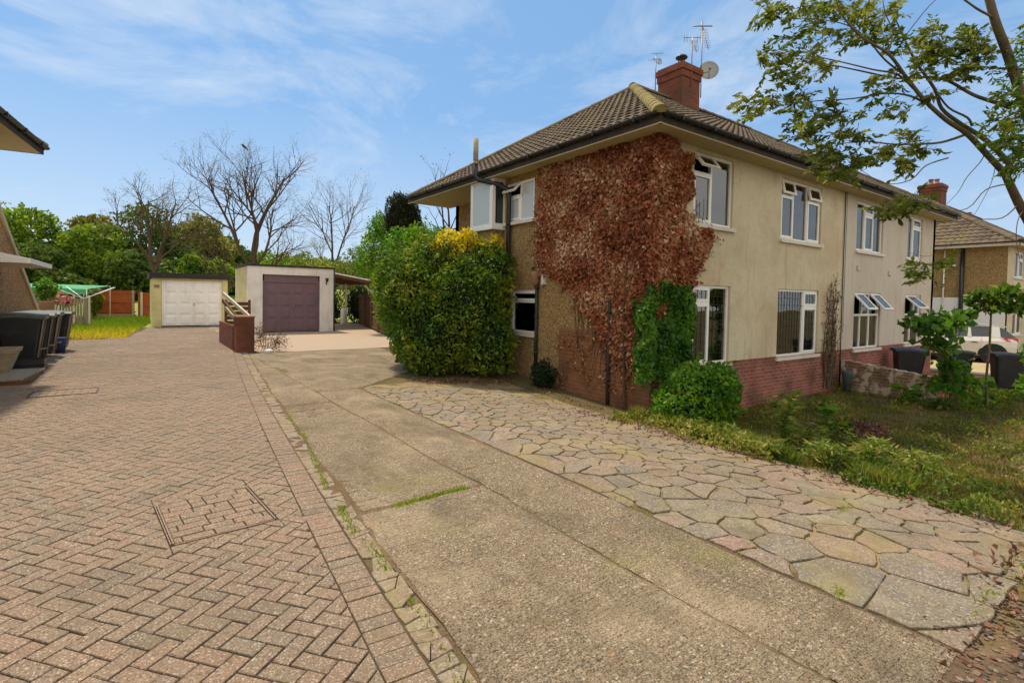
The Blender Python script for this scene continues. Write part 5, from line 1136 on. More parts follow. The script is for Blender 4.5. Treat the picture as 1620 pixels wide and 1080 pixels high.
# far wood: reads as one mass
C=[];
for k in range(22000):
    x=nr.uniform(8,75); d_=nr.uniform(0,22); y=120+d_-x*.25; h=6.6+2.0*noise.noise(V3(x*.11,y*.05,0))+1.3*noise.noise(V3(x*.4,0,2)); C.append((x,y,gz(x,y)+h*nr.uniform(.05,1)**.6))
C=np.array(C); leaves('far_wood',C,.62,'lf_treeA',aspect=.8,tint=clump_tint(C,.16,5,.7),kind='stuff')
mb=grid(list(np.arange(-40,260,12)),[170,200,240,300,380],lambda x,y: 2+ (y-170)*.075*(1-.0022*x)+1.5*noise.noise(V3(x*.01,y*.01,0))); mb.build('hills','lf_core',kind='structure')
# ---- hedge bushes beside the drive
HB=[(5.75,10.8,.9,1.05,1.1,1.05),(5.5,11.5,1.9,1.0,1.2,1.1),(6.2,10.4,1.5,1.0,1.0,1.25),(6.7,10.4,2.3,.70,.85,.72),(5.65,12.2,2.4,.85,.9,.75),(5.8,11.1,2.55,.8,.8,.62),(6.5,9.85,.7,.65,.6,.8),(5.35,10.5,.5,.55,.5,.55),(5.25,11.0,1.5,.45,.5,.5),(6.3,9.75,2.0,.4,.35,.4),(5.75,10.2,1.9,.5,.4,.45)]
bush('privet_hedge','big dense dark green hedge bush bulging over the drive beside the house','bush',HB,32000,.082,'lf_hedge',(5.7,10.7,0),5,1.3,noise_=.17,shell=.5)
bush('yellow_variegated_shrub','golden yellow leaved shrub topping the dark green hedge bush','shrub',[(6.0,10.75,3.0,.42,.4,.34),(6.6,10.35,2.85,.30,.32,.30),(5.65,10.7,2.72,.26,.3,.40),(6.85,10.15,3.0,.2,.2,.28),(6.3,10.5,3.12,.25,.25,.26),(5.95,10.4,2.62,.25,.2,.25)],2100,.085,'lf_yellow',(6.1,10.8,0),6,2,core=False,shell=.8,aspect=.55)
bush('bright_green_shrub','fresh green loose shrub rising behind and left of the dark hedge bush','shrub',[(5.9,12.7,2.95,.75,.8,.6),(6.6,12.6,3.1,.8,.7,.55),(5.6,12.8,2.3,.6,.8,.95),(5.8,12.2,3.25,.35,.4,.30)],9000,.085,'lf_bright',(5.6,12.8,0),7,1.8,core=False,shell=.7,noise_=.2)
bush('light_green_shrub','fresh light green shrub forming the left flank of the big hedge bush','shrub',[(5.15,12.1,1.8,.42,.8,1.15),(5.2,11.5,1.0,.38,.7,.85),(5.25,11.1,.5,.35,.5,.5),(5.35,11.0,2.3,.4,.5,.5)],8500,.075,'lf_bright',(5.3,11.4,0),9,1.8,core=False,shell=.6)
bush('dark_cypress','dark flat topped conifer poking above the hedge near the house roof corner','conifer',[(8.45,19.0,4.0,.62,.6,1.7),(8.2,19.0,4.7,.50,.5,1.05),(9.05,19.2,3.9,.40,.5,1.15),(8.7,19.0,4.8,.42,.5,.9)],15000,.085,'lf_cypress',(8.5,19,0),12,1.5,aspect=.35,shell=.3,noise_=.08)
bush('pale_green_tree','pale green leafy tree behind the hedge, left of the dark conifer','tree',[(9.3,23.3,4.6,.7,.8,.95),(9.2,23.5,3.5,1.1,1.1,1.1),(10.0,23.5,3.4,1.1,1.1,1.1),(9.9,24,5.0,.5,.5,.6)],10000,.12,'lf_bright',(9.3,23.5,0),14,1.0,core=False,shell=.75,noise_=.22)
bush('small_round_shrub','leafy shrub between the conifer and the rear house wall','shrub',[(8.9,17.0,3.3,.7,.7,.65),(9.6,16.9,2.9,.7,.7,.9),(8.2,17.0,2.7,.8,.8,.9)],6000,.10,'lf_tree',(8.9,17,0),15,1.2,core=False,shell=.7)
bush('olive_tree_row_shrub','dull green overgrown shrub behind the timber carport','shrub',[(9.5,33,1.8,1.6,1,2.0),(11.4,33.2,2.6,1.5,1,2.0),(13,34,2.2,1.5,1.2,2.0),(9.0,36,3.2,1.3,1,1.2)],9000,.16,'lf_tree',(11,33.5,0),16,.7,core=False,shell=.7)
bush('dark_carport_shrub','almost black evergreen filling the back of the timber carport','shrub',[(9.6,32.6,.9,.7,.5,1.1),(11.2,31.8,1.1,.7,.6,1.2)],4500,.12,'lf_dark',(10,32.3,0),17,1,core=True,shell=.5)
panel_fence('brown_side_fence','tall dark brown fence running back beside the timber carport',10.9,30.6,8.6,20.5,1.75,'wood_brown','wood_brown',[.1,2.5,5,7.5,10],grav=0)
wt=thing('white_water_butt','slim pale cylindrical container standing at the back of the timber carport','container',(10.0,30.9,0)); mb=MB(); mb.tube([(10.0,30.9,0),(10.0,30.9,.8),(10.0,30.9,.92),(10.0,30.9,.95)],[.17,.19,.14,.10],12); mb.build('drum','door_white',wt)
hb=thing('hanging_basket','round dark hanging basket silhouetted under the carport roof','hanging basket',(8.6,30.2,2.0)); C,Nn=blob_pts([(8.6,30.2,1.95,.26,.26,.26)],900,.5,.1,1,3); leaves('foliage',C,.08,'lf_dark',hb,D=Nn); mb=MB(); mb.tube([(8.6,30.2,2.1),(8.6,30.2,2.70)],.008,4); mb.build('chain','black',hb)
# dead shrub by the pier
C,Nn=blob_pts([(3.02,17.1,.45,.30,.3,.42),(3.45,16.9,.28,.34,.3,.30)],1400,.9,.25,2,31); ds=thing('dried_shrub','dried pinkish brown shrub beside the brick pier','shrub',(3.2,17,0)); leaves('dry_leaves',C,.05,'lf_dry',ds,aspect=.35); tubes('woody_stems',[([V3(3.1+.25*i/9,17,0),V3(3.0+.07*i,17+rng.uniform(-.2,.2),.4+rng.uniform(0,.35))],[.008,.003]) for i in range(10)],'bark_dark',ds,4)
st_=MB(); st_.tube([(3.18,16.75,.0),(3.18,16.75,.05),(3.18,16.75,.09)],[.13,.14,.07],8); o=st_.build('pale_stone','door_white',None,(3.18,16.75,0)); tag(o,'small white stone on the ground between the brick pier and the dried shrub','stone')
# ---- climbers on the house corner
def in_poly(x,y,P):
    c=False; n=len(P)
    for i in range(n):
        a,b=P[i],P[i-1]
        if (a[1]>y)!=(b[1]>y) and x<(b[0]-a[0])*(y-a[1])/(b[1]-a[1])+a[0]: c=not c
    return c
SIDE=[(5.9,4.66),(9.24,4.66),(9.27,3.6),(9.20,2.75),(9.02,2.28),(8.5,2.18),(8.05,1.90),(7.6,1.45),(7.2,1.02),(6.75,.62),(6.4,.45),(5.9,.6)]
FRONT=[(7.3,4.66),(8.2,4.66),(8.42,4.45),(8.40,3.15),(9.0,3.10),(9.08,3.02),(8.9,2.65),(8.6,2.2),(8.5,2.0),(7.9,1.8),(7.3,1.2)]
def climb(n,poly,side,th,seed,edge_=.12):
    r=random.Random(seed); C=[];D=[]
    xs_=[p[0] for p in poly]; zs_=[p[1] for p in poly]
    while len(C)<n:
        a=r.uniform(min(xs_)-.1,max(xs_)+.1); z=r.uniform(min(zs_)-.15,max(zs_)+.03); e=edge_*noise.noise(V3(a*3,z*3,seed))*2.2
        if not in_poly(a+e,z+e*.7,poly): continue
        if side and z<1.9 and r.random()<(1.9-z)*.62: continue
        lump=.5+.9*noise.noise(V3(a*2.2,z*1.6,seed+5)); dpt=.02+max(0,lump)*th*r.random()**.7
        C.append((7.4-dpt,a,z) if side else (a,6.0-dpt,z)); D.append((-.55,r.gauss(0,.5),-.9) if side else (r.gauss(0,.5),-.55,-.9))
    return np.array(C),np.array(D)
cr=thing('dead_red_creeper','mass of reddish brown withered creeper hanging over the house corner','climbing plant',(7.3,6.3,0))
C1,D1=climb(17500,SIDE,True,.13,3); C2,D2=climb(7000,FRONT,False,.13,4)
C=np.vstack([C1,C2]); D=np.vstack([D1,D2])
leaves('withered_leaves',C,nr.uniform(.05,.115,len(C)),'ivy_red',cr,D=D,jit=.34,aspect=.70,tint=np.clip(clump_tint(C,1.6,3,.5)*.95+.05+(nr.random_sample(len(C))>.90)*.35,0,1))  # some leaves pushed paler as painted sun highlights
sg_=[]
rg=random.Random(5)
for k in range(70):
    if k%3: a=rg.uniform(6.1,7.9); z=max(-.2,rg.uniform(.1,1.6)); pts=[V3(7.38,a+rg.gauss(0,.05)*i,z+i*.35) for i in range(5)]
    else: a=rg.uniform(7.5,8.9); z=rg.uniform(2.2,3.0); pts=[V3(a+rg.gauss(0,.06)*i,5.98,z+i*.25) for i in range(4)]
    sg_.append((pts,[.006]*len(pts)))
TL=[]
def tendril(side,a,z,da,dz,L_):
    pts=[]; k=7
    for i in range(k):
        pts.append(V3(7.375,a,z) if side else V3(a,5.975,z)); a+=da*L_/k+rg.gauss(0,.025); z+=dz*L_/k+rg.gauss(0,.02)
        for j in range(3):
            if rg.random()<.75-.08*i: TL.append(tuple(pts[-1]+V3(-.03 if side else rg.gauss(0,.05),rg.gauss(0,.05) if side else -.03,rg.gauss(0,.05))))
    sg_.append((pts,[.007-.0008*i for i in range(k)]))
for k in range(46):
    i=rg.randint(1,len(SIDE)-3); f_=rg.random(); a=SIDE[i][0]+(SIDE[i+1][0]-SIDE[i][0])*f_; z=SIDE[i][1]+(SIDE[i+1][1]-SIDE[i][1])*f_
    if z<4.4: tendril(True,a-.1,z,rg.uniform(.1,.8),rg.uniform(-1,.2),rg.uniform(.3,.8))
for k in range(34):
    i=rg.randint(1,len(FRONT)-3); f_=rg.random(); a=FRONT[i][0]+(FRONT[i+1][0]-FRONT[i][0])*f_; z=FRONT[i][1]+(FRONT[i+1][1]-FRONT[i][1])*f_
    if z<4.4 and not 3.1<z<4.7: tendril(False,a-.05,z,rg.uniform(.1,.7),rg.uniform(-.8,.5),rg.uniform(.2,.55))
leaves('withered_leaves',np.array(TL),.07,'ivy_red',cr,hang=.6,aspect=.65)
sg_.append(([V3(7.33,6.5,-.3),V3(7.33,6.55,.6),V3(7.34,6.6,1.6),V3(7.34,6.5,2.8)],[.03,.028,.02,.01]))
tubes('vine_stems',sg_,'bark_dark',cr,4)
# creeper remnants on the exposed brick
C=[]
while len(C)<420:
    y=rng.uniform(6.3,8.5); z=rng.uniform(-.1,1.25)
    if noise.noise(V3(y*2,z*3,7))>-.05: C.append((7.36-rng.random()*.03,y,z))
REM=np.array(C)
leaves('withered_leaves',np.vstack([REM,REM+nr.normal(size=REM.shape)*[.005,.05,.04]]),.05,'ivy_red',cr,hang=.6,aspect=.5)
gi=[(6.95,.35),(8.5,.35),(8.45,1.2),(8.55,1.85),(8.1,2.12),(7.9,1.9),(7.6,2.1),(7.3,2.05),(7.0,1.7)]
giv=thing('green_ivy','dark green ivy covering the house corner below the red creeper','climbing plant',(7.6,5.9,-.3))
C2,D2=climb(6500,gi,False,.36,9,.08); C1,D1=climb(1500,[(5.9,.2),(6.25,.3),(6.3,1.75),(5.9,1.9)],True,.3,10,.05)
C=np.vstack([C1,C2]); leaves('ivy_leaves',C,.085,'ivy_green',giv,D=np.vstack([D1,D2]),jit=.5,aspect=.8,tint=clump_tint(C,2.2,4,.6))
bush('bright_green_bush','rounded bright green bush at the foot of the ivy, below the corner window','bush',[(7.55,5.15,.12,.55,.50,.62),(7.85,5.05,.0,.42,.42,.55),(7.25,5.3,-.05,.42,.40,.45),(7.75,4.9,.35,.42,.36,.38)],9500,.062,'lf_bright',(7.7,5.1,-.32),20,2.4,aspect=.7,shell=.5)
bush('dark_blue_green_shrub','small dark bluish shrub against the side wall beneath the downpipe','shrub',[(7.05,8.55,.12,.24,.34,.28)],1300,.05,'lf_dark',(7.05,8.5,-.15),22,2)
# leafless climber stems between cream window and party line
sg_=[]; rg=random.Random(12); tips=[]
for k in range(11):
    x=14.25+rg.uniform(-.12,.35); pts=[V3(x,5.96,-.4)]
    for i in range(rg.randint(5,11)): pts.append(pts[-1]+V3(rg.gauss(0,.045),0,.27)); pts[-1].y=5.97-rg.random()*.05
    sg_.append((pts,[max(.004,.022*(1-i/len(pts))) for i in range(len(pts))])); 
    for i in range(1,len(pts)-1):
        for q_ in range(3): e=pts[i]+V3(rg.uniform(-.28,.28),-.02,rg.uniform(.05,.3)); sg_.append(([pts[i],e],[.006,.003])); tips.append(e)
ct=thing('bare_climber','leafless tangled climber stems on the cream wall beside the party line','climbing plant',(14.4,5.95,-.5)); tubes('stems',sg_,'bark',ct,4); P=np.array([tuple(p) for p in tips]*3)+nr.normal(size=(len(tips)*3,3))*[.06,.01,.08]; P[:,1]=np.minimum(P[:,1],5.97); leaves('dry_leaves',P,.05,'lf_dry',ct,hang=.5)
# ---- plants in the front garden
def weed(name,label,cat,x,y,h,w_,n,lsz,m_,seed,group=None,flowers=0,stems=5,aspect=.35,fcol='lf_yellow'):
    z=gz(x,y); t=thing(name,label,cat,(x,y,z),group); r=random.Random(seed); sg=[]; C=[];D=[]; fl=[]
    for k in range(stems):
        a=r.uniform(0,6.28); e=V3(x+math.cos(a)*w_*r.random(),y+math.sin(a)*w_*r.random(),z+h*r.uniform(.6,1)); b=V3(x+math.cos(a)*.04,y+math.sin(a)*.04,z-.02); mid=b.lerp(e,.55)+V3(0,0,h*.1); sg.append(([b,mid,e],[.008,.006,.003]))
        for i in range(n//stems):
            f=r.random()**.7; p=b.lerp(mid,f*2) if f<.5 else mid.lerp(e,f*2-1); a2=r.uniform(0,6.28); d_=V3(math.cos(a2),math.sin(a2),r.uniform(-.2,.5)); C.append(tuple(p+d_*lsz*.55)); D.append(tuple(d_))
        fl.append(e)
    tubes('stems',sg,'lf_core' if 0 else 'ivy_green',t,4); leaves('leaves',np.array(C),lsz,m_,t,D=np.array(D),jit=.18,aspect=aspect)
    for k in range(flowers):
        e=fl[k%len(fl)]+V3(r.uniform(-.06,.06),r.uniform(-.06,.06),.02); mb=MB()
        for i in range(5): a=i*2*math.pi/5; mb.face([e,e+V3(math.cos(a-.5)*.03,math.sin(a-.5)*.03,.012),e+V3(math.cos(a)*.045,math.sin(a)*.045,.02),e+V3(math.cos(a+.5)*.03,math.sin(a+.5)*.03,.012)],t=.9)
        mb.build('flower',fcol,t)
    return t
weed('yellow_poppy_plant','leafy plant with four pale yellow flowers at the edge of the crazy paving','flowering plant',7.45,3.62,.85,.26,190,.13,'weed',1,flowers=4,stems=9,aspect=.5)
weed('tall_leafy_weed','single tall broad leaved weed standing in the shaded front garden','weed',9.95,4.15,.62,.09,60,.17,'lf_bright',2,stems=2,aspect=.4)
weed('pale_leaf_weed','pale leaved weed in front of the low white brick wall','weed',14.2,4.2,.45,.28,80,.15,'lf_bright',3,stems=4,aspect=.5)
weed('broad_leaf_seedling','dark broad leaved seedling beside the bare reddish soil','weed',9.1,3.6,.35,.30,70,.15,'lf_hedge',4,stems=5,aspect=.5)
for i,(x,y,h) in enumerate([(6.75,2.75,.34),(7.15,2.45,.42),(7.6,2.62,.36),(6.95,3.0,.30),(7.55,2.15,.36),(7.9,2.45,.3),(8.2,2.9,.32),(6.55,3.35,.22),(8.0,3.5,.36)]):
    lab=['arching grassy weed clump nearest the crazy paving corner','tallest grassy weed clump in the middle of the paving edge','grassy weed clump just beyond the tallest one','short weed clump left of the tallest grassy one','rightmost grassy weed clump at the end of the paving edge','small tuft behind the rightmost grassy clump','loose weed tuft on the bare soil behind the edge clumps','tiny tuft beside the yellow flowered plant','bushy tuft right behind the yellow flowered plant'][i]
    weed('grassy_weed',lab,'weed',x,y,h,.22,170,.15,'weed',30+i,group='weed clumps along the paving edge',stems=8,aspect=.14)
dp=thing('dead_woody_stump','low reddish brown dead shrub clump on bare soil in the front garden','shrub',(9.6,3.5,-.5)); C,Nn=blob_pts([(9.4,3.45,-.40,.50,.35,.22),(10.0,3.5,-.42,.4,.3,.2)],1500,.8,.2,2,8); C=C[C[:,2]>-.55]; leaves('dead_leaves',C,.07,'lf_dry',dp); tubes('stems',[([V3(9.6,3.5,-.55),V3(9.6+rng.uniform(-.5,.5),3.5+rng.uniform(-.3,.3),-.2+rng.random()*.2)],[.02,.006]) for k in range(12)],'bark_dark',dp,4)
# grass: blades as stuff
def blades(name,pts,h,m_,w_=.012,tintf=None):
    n=len(pts); P=np.array(pts,float); a=nr.uniform(0,6.28,n); H=h*nr.uniform(.5,1.3,n); lean=nr.normal(size=(n,2))*.35*H[:,None]; s=np.stack([np.cos(a)*w_*.5,np.sin(a)*w_*.5,np.zeros(n)],1)
    tip=P+np.stack([lean[:,0],lean[:,1],H],1); mid=P+np.stack([lean[:,0]*.4,lean[:,1]*.4,H*.6],1)
    v=np.stack([P-s,P+s,mid+s*.7,tip,mid-s*.7],1).reshape(-1,3); me=bpy.data.meshes.new(name); me.vertices.add(5*n); me.loops.add(5*n); me.polygons.add(n)
    me.vertices.foreach_set('co',v.ravel()); me.loops.foreach_set('vertex_index',np.arange(5*n,dtype=np.int32)); me.polygons.foreach_set('loop_start',np.arange(0,5*n,5,dtype=np.int32)); me.polygons.foreach_set('loop_total',np.full(n,5,dtype=np.int32))
    t_=me.attributes.new('tint','FLOAT','FACE'); t_.data.foreach_set('value',(tintf if tintf is not None else nr.uniform(0,1,n)).astype(np.float32)); me.update(calc_edges=True); me.materials.append(MT[m_]); o=bpy.data.objects.new(name,me); link(o); o['kind']='stuff'; return o
P=[];T=[]
while len(P)<38000:
    x=6.35+rng.random()**1.5*14.5; y=rng.uniform(.75,5.95)
    if x<6.6 and rng.random()<.5: continue
    d_=noise.noise(V3(x*.9,y*.9,1)); 
    if d_<-.22 and rng.random()<.85: continue
    P.append((x,y,gfz(x,y)-.01)); T.append(min(1,max(0,.45+noise.noise(V3(x*1.4,y*1.4,8))*.8+rng.uniform(-.25,.25))))
blades('garden_grass',P,.085,'grassm',.012,np.array(T))
P=[];T=[]
while len(P)<9000:
    y=rng.uniform(23.8,40.8); x=rng.uniform(-3.2,.9)
    if x>-.3+max(0,(y-24.5)*.09) : continue
    P.append((x,y,-.05)); T.append(min(1,max(0,1.05-(y-23.8)/7+rng.uniform(-.3,.3))))
blades('long_grass',P,.24,'grass_sun',.03,np.array(T))
mb=MB(); mb.face([(-9,23.9,-.015),(-.5,23.9,-.015),(.1,26,-.015),(.6,31,-.015),(.6,41,-.015),(-9,41,-.015)]); mb.build('lawn','field',kind='structure')
P=[];T=[]
while len(P)<4500:
    y=rng.uniform(1.9,6.2); x=6.42+abs(rng.gauss(0,.38))+(.25 if y>4.6 else 0); 
    if noise.noise(V3(x*1.7,y*1.7,11))<.02: continue
    P.append((x,y,gfz(x,y)-.01)); T.append(min(1,max(0,.35+noise.noise(V3(x*1.2,y*1.2,3))*.7+rng.uniform(-.25,.3))))
blades('border_weeds',P,.19,'weed',.014,np.array(T))
C=[];T=[]
while len(C)<15000:
    x=6.18+rng.random()**1.7*8.7; y=rng.uniform(.9,5.9); d_=noise.noise(V3(x*1.3,y*1.3,21))+.35*noise.noise(V3(x*4,y*4,2))
    if d_<.0-.10*(x<7.6): continue
    h_=min(.30,(d_+.12)*.55); C.append((x,y,gfz(x,y)+h_*rng.random()**.6)); T.append(min(1,max(0,.42+noise.noise(V3(x*.9,y*.9,31))*.9+rng.uniform(-.3,.3))))
leaves('ground_cover',np.array(C),.055,'weed',jit=.8,D=np.tile(np.array([[0,0,.6]]),(len(C),1)),aspect=.42,tint=np.array(T),kind='stuff')
C=[(rng.uniform(6.5,12),rng.uniform(1,5.8)) for k in range(1500)]
leaves('leaf_litter',np.array([(x,y,gfz(x,y)+.02) for x,y in C]+[(3.2+rng.random()*3,.78+rng.gauss(0,.10),gz(5,1)*0-.005) for k in range(260)]),.05,'lf_dry',jit=1,nrm=np.tile(np.array([[0,0,1.]]),(1760,1)),kind='stuff')
# joint tufts and moss on the drive
P=[]
for (x0,y0,x1,y1,n,s) in ((1.75,4.02,2.45,4.08,520,.028),(1.30,3.7,1.37,4.3,130,.02),(1.30,3.1,1.34,3.6,50,.02),(1.40,4.75,1.56,5.9,150,.02),(3.42,1.30,3.5,1.34,50,.02),(1.20,1.9,1.28,2.8,60,.015),(1.6,6,1.9,9,120,.02),(3.42,1.4,3.44,4.2,90,.01),(-1.2,21.6,-1.0,21.9,60,.06),(4.9,1.9,5.1,1.95,25,.02),(3.7,.78,4.3,.80,50,.02),(4.6,.70,5.6,.80,160,.05)):
    for k in range(n): f=rng.random(); P.append((x0+(x1-x0)*f+rng.gauss(0,s),y0+(y1-y0)*f+rng.gauss(0,s*.7),gz(x0,y0)-.012))
blades('joint_weeds',P,.032,'grass_sun',.010,nr.uniform(0,.45,len(P)))
# fallen leaves on the paving edge and by the hedge
C=[]
for k in range(900):
    y=rng.uniform(1.0,8.5); x=6.35-abs(rng.gauss(0,.22)) if y<6.5 else 6.9-abs(rng.gauss(0,.3)); C.append((x,y,gz(x,y)+.014))
for k in range(1100):
    a=rng.uniform(0,1); x=4.7+a*1.8+rng.gauss(0,.12); y=9.75-a*.55+rng.gauss(0,.18); C.append((x,y,gz(x,y)+.02))
leaves('fallen_leaves',np.array(C),.045,'lf_dry',jit=1,nrm=np.tile(np.array([[0,0,1.]]),(len(C),1)),kind='stuff')
# potted plant and pink flowers by the left house
pp=thing('flower_tub','terracotta tub with fresh green foliage at the foot of the sloping verge','plant',(-2.75,26,0)); C,Nn=blob_pts([(-2.75,26,1.75,.38,.3,.40)],700,.9,.2,1,51); leaves('foliage',C,.13,'lf_bright',pp); mb=MB(); mb.tube([(-2.75,26,0),(-2.75,26,1.25),(-2.75,26,1.32)],[.16,.22,.24],12); mb.build('tub','terra',pp)
pf=thing('pink_flower_shrub','shrub with pink blossom in front of the grey picket fence','flowering shrub',(-2.9,30,0)); C,Nn=blob_pts([(-3.1,30,1.35,.5,.35,.32),(-2.5,30.1,1.2,.4,.3,.25)],700,.9,.2,1,52); leaves('foliage',C,.09,'lf_bright',pf); C,Nn=blob_pts([(-3.0,29.8,1.45,.5,.35,.28),(-2.5,29.9,1.28,.35,.3,.2)],380,.9,.2,1,53); leaves('blossom',C,.10,'flowerpink',pf,aspect=.8); tubes('stems',[([V3(-2.9,30,0),V3(-3.1+.15*i,30,1.2)],[.02,.01]) for i in range(5)],'bark_dark',pf)
bush('fence_climber','dark green climber over the end of the red fence beside the picket fence','climbing plant',[(-2.1,40.9,1.1,.45,.3,.75),(-2.2,40.8,1.6,.35,.3,.35)],1500,.12,'lf_hedge',(-2.1,41,0),55,1,core=False)
# ---------------------------------------------------------------- foreground tree on the right
ft=thing('overhanging_tree','near tree at the right edge, leaning limbs and sparse narrow leaves reaching over the house','tree',(11.9,1.1,-.5))
def limb(L): return [at(*p) for p in L]
def smooth(pts,rad,k=4):
    P=[pts[0]]+list(pts)+[pts[-1]]; o=[];r=[]
    for i in range(1,len(P)-2):
        for j in range(k):
            t=j/k; a,b,c,d=P[i-1],P[i],P[i+1],P[i+2]
            o.append(.5*((2*b)+(c-a)*t+(2*a-5*b+4*c-d)*t*t+(3*b-a-3*c+d)*t**3)); r.append(rad[i-1]+(rad[i]-rad[i-1])*t)
    o.append(pts[-1]); r.append(rad[-1]); return o,r
rgf=random.Random(77)
LM=[([(1745,720,8.6),(1712,600,8.4),(1680,480,8.2),(1640,375,8.0),(1612,322,7.9),(1590,275,7.8)],[.20,.17,.13,.10,.085,.07]),
    ([(1590,275,7.8),(1562,245,7.7),(1530,212,7.6),(1497,190,7.4),(1462,158,7.2),(1432,120,7.0),(1405,85,6.8),(1362,58,6.6),(1330,20,6.5),(1318,-20,6.5)],[.066,.058,.050,.043,.037,.031,.026,.020,.014,.008]),
    ([(1600,262,7.8),(1560,222,7.9),(1520,196,8.0),(1490,172,8.0),(1478,140,8.0),(1450,100,7.9),(1430,60,7.8),(1412,20,7.8)],[.060,.050,.042,.036,.032,.026,.018,.010]),
    ([(1640,375,8.0),(1655,300,7.6),(1640,230,7.4),(1612,140,7.2),(1592,80,7.1),(1575,35,7.0),(1560,-20,7.0)],[.10,.10,.092,.085,.078,.072,.064]),
    ([(1590,60,7.1),(1575,32,7.0),(1545,14,6.9),(1515,-8,6.8)],[.030,.022,.018,.014]),
    ([(1600,170,7.2),(1575,162,7.3),(1540,150,7.4),(1500,128,7.5),(1468,122,7.6),(1420,124,7.6),(1360,112,7.5),(1310,102,7.4),(1270,98,7.3)],[.045,.036,.030,.026,.022,.018,.014,.010,.005]),
    ([(1530,212,7.6),(1490,225,7.6),(1450,228,7.5),(1410,228,7.4),(1375,224,7.4),(1340,226,7.4),(1310,235,7.4)],[.028,.022,.018,.014,.012,.008,.005]),
    ([(1475,170,7.3),(1440,152,7.2),(1400,148,7.2),(1350,156,7.1),(1290,160,7.1),(1235,166,7.0),(1185,165,7.0)],[.022,.018,.014,.012,.009,.006,.003]),
    ([(1445,140,7.1),(1420,118,7.1),(1380,110,7.0),(1330,98,7.0),(1290,90,6.9),(1240,88,6.9)],[.02,.017,.013,.010,.007,.004]),
    ([(1432,120,7.0),(1400,95,6.9),(1370,60,6.8),(1340,40,6.7),(1290,30,6.7),(1240,30,6.6)],[.018,.015,.012,.009,.006,.003]),
    ([(1405,85,6.8),(1412,50,6.8),(1400,20,6.8),(1395,-15,6.8)],[.014,.010,.007,.004]),
    ([(1430,60,7.8),(1470,10,7.6),(1500,-15,7.6)],[.010,.008,.005]),
    ([(1500,250,7.6),(1465,262,7.5),(1440,285,7.4),(1400,290,7.4),(1360,268,7.4)],[.014,.011,.009,.006,.004]),
    ([(1612,322,7.9),(1585,345,7.8),(1540,350,7.7),(1505,385,7.6),(1470,405,7.5),(1440,400,7.5)],[.014,.010,.008,.006,.004,.003]),
    ([(1600,290,7.8),(1560,300,7.7),(1530,330,7.6),(1480,335,7.6),(1440,328,7.5),(1400,325,7.5)],[.014,.010,.008,.006,.004,.003]),
    ([(1560,222,7.8),(1555,250,7.7),(1530,280,7.6),(1515,305,7.6),(1490,330,7.6)],[.011,.009,.007,.005,.003]),
    ([(1575,262,7.8),(1568,290,7.7),(1550,325,7.6),(1540,342,7.6)],[.008,.006,.004,.003]),
    ([(1620,330,7.9),(1610,350,7.7),(1608,380,7.7),(1615,420,7.7)],[.012,.008,.006,.003]),
    ([(1478,140,8.0),(1500,170,7.9),(1530,186,7.9),(1538,200,7.9)],[.016,.018,.02,.025])]
tubes('trunk',[smooth(limb(a),[r*.70 for r in b]) for a,b in LM[:4]],'bark',ft,10); FSEG=[smooth(limb(a),[r*.8 for r in b]) for a,b in LM[4:]]
CL=[(1212,20,22,15,1.0),(1240,18,25,18,1),(1262,45,28,26,1),(1285,12,25,15,1),(1320,18,35,18,1.3),(1300,50,25,20,.8),(1355,15,28,18,1.2),(1395,12,28,16,1.1),(1345,55,30,20,1.0),(1375,50,22,16,.7),(1410,58,22,12,.7),(1218,98,24,20,1),(1245,122,32,22,1.3),(1270,90,28,16,1),(1300,100,25,18,1),(1225,150,22,16,.7),(1180,162,16,9,.6),(1197,178,12,9,.5),(1208,166,12,8,.5),(1265,155,22,18,.8),(1262,188,24,16,1),(1290,192,20,14,.8),(1268,215,18,14,.9),(1320,170,24,14,.7),(1345,185,24,12,.8),(1310,225,28,16,1.2),(1335,250,42,17,1.9),(1295,250,22,12,1),(1375,255,24,10,1.1),(1358,215,22,12,.8),(1400,240,20,12,.7),(1375,140,20,14,.5),(1400,150,22,10,.5),(1420,180,26,12,.7),(1445,215,22,12,.7),(1460,235,22,12,.9),(1440,262,16,14,.9),(1425,250,16,10,.6),(1478,58,22,14,1.2),(1500,85,28,20,1.5),(1470,85,24,16,1.2),(1535,72,24,18,1.4),(1545,100,22,20,1.3),(1515,115,24,12,1.0),(1455,100,18,14,.8),(1530,60,16,10,.7),(1560,80,12,14,.6),(1430,80,16,12,.5),(1480,150,25,12,.5),(1410,125,20,8,.4),(1420,325,24,14,1.2),(1450,318,24,12,1.2),(1405,335,14,9,.5),(1462,425,18,12,.9),(1452,440,10,7,.4),(1498,412,14,6,.3),(1400,30,30,10,.6),(1345,275,20,10,.9),(1310,270,24,9,.7)]
DK=[(1590,130,26,30,1.2),(1605,175,26,34,1.8),(1590,225,34,28,1.8),(1615,240,24,34,1.8),(1600,265,18,14,.8),(1620,120,18,26,1.0),(1612,60,12,20,.5),(1570,195,18,10,.7)]
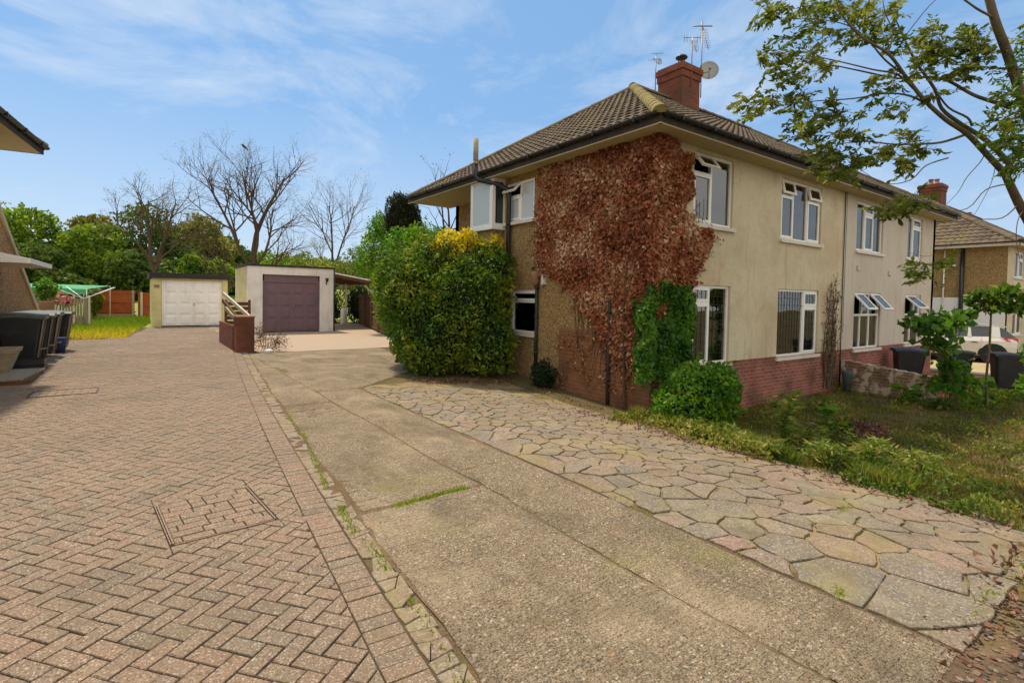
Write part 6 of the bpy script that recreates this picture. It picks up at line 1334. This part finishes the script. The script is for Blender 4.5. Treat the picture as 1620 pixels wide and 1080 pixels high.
def tree_leaves(CLs,m_,per,lsz,dep,asp,nm):
    C=[];D=[];sg=[]
    for (x,y,rx,ry,dn) in CLs:
        for k in range(int(dn*15)):
            a=rgf.uniform(0,6.28); q_=rgf.random()**.5; d0=dep+rgf.gauss(0,.30); p=at(x+rx*q_*math.cos(a),y+ry*q_*math.sin(a),d0); dr=(AR*rgf.gauss(-.3,.7)+AF*rgf.gauss(0,.6)+Z_*rgf.gauss(-.05,.45)).normalized(); L=rgf.uniform(.10,.24); e=p+dr*L; sg.append(([p-dr*.08,p+dr*L*.5+Z_*.01,e],[.0035,.003,.0018]))
            for i in range(per):
                f=(i+rgf.random())/per; s_=dr.cross(Z_); s_=s_.normalized()*(1 if i%2 else -1); dd=(dr*.8+s_*.75+V3(rgf.gauss(0,.3),rgf.gauss(0,.3),rgf.gauss(-.25,.3))).normalized(); C.append(tuple(p+dr*L*f+dd*lsz*.5)); D.append(tuple(dd))
    FSEG.extend(sg); C=np.array(C); leaves(nm,C,lsz,m_,ft,D=np.array(D),jit=.12,aspect=asp,tint=clump_tint(C,1.5,7,.5))
tree_leaves(CL,'lf_tree',10,.092,7.3,.40,'foliage'); tree_leaves(DK,'lf_hedge',12,.085,7.2,.34,'dark_foliage'); tubes('limbs',FSEG,'bark',ft,5)
# sapling and shrub in the garden at the right
sp=thing('slender_sapling','slender sapling with a flat dark leafy top in front of the rightmost bins','sapling',(14.65,2.9,-.5))
tubes('trunk',[(limb([(1562,640,11),(1560,600,11),(1566,540,11),(1568,495,11),(1572,465,11)]),[.026,.024,.021,.018,.012]),(limb([(1568,500,11),(1545,470,11),(1530,462,11)]),[.014,.010,.006]),(limb([(1568,495,11),(1600,480,11),(1625,470,10.8)]),[.014,.010,.006])],'bark',sp,7)
def at_blob(L): return [(*at(x,y,d),rx,rx,rz) for (x,y,d,rx,rz) in L]
C,Nn=blob_pts(at_blob([(1568,480,11,.24,.22),(1590,462,11,.28,.14),(1548,466,11.1,.20,.09),(1612,486,10.9,.26,.12),(1632,478,10.8,.2,.2)]),800,1.0,.5,2,61); leaves('foliage',C,.145,'lf_hedge',sp,aspect=.62,jit=.6,D=Nn,tint=clump_tint(C,2,61,.5)*.85)
bs=thing('broad_leaved_shrub','broad leaved green shrub sprouting in front of the blue lidded bin','shrub',(13.8,3.5,-.5))
BL=at_blob([(1478,515,11.2,.42,.24),(1452,512,11.2,.22,.14),(1505,508,11.2,.32,.18),(1488,545,11.2,.32,.20),(1525,496,11.2,.16,.12),(1503,578,11.2,.30,.22),(1518,602,11.2,.45,.18),(1490,612,11.2,.3,.12),(1535,480,11.2,.10,.10)])
C,Nn=blob_pts(BL,1000,1.0,.55,2,62); C=C[C[:,2]>-.5]; Nn=Nn[:len(C)]; leaves('foliage',C,.165,'ivy_green',bs,aspect=.66,jit=.8,D=Nn,tint=np.clip(clump_tint(C,2,62,.5)+.1,0,1)); tubes('stems',[(limb([(1505+rng.uniform(-12,12),640,11.2),(1500,580,11.2),(b_x,b_y,11.2)]),[.016,.012,.004]) for b_x,b_y in ((1430,505),(1450,500),(1480,495),(1510,485),(1538,472),(1470,540),(1495,520))],'bark',bs,5)
bush('right_edge_shrub','leafy weeds and low shrub at the right edge beyond the rightmost bin','shrub',at_blob([(1640,560,11.5,.30,.30),(1645,610,11.2,.40,.3)]),900,.11,'lf_bright',(15.6,2.4,-.53),63,2,core=False,shell=.8)
bush('low_weed_mound','dark low mound of weeds at the feet of the rightmost bins','weed',[(15.6,3.35,-.50,.9,.5,.15),(16.6,3.4,-.48,.8,.5,.18),(14.6,3.7,-.50,.7,.4,.16),(17.6,3.2,-.48,.8,.5,.18)],2600,.10,'lf_hedge',(16,3.4,-.53),64,2,core=False,shell=.9)
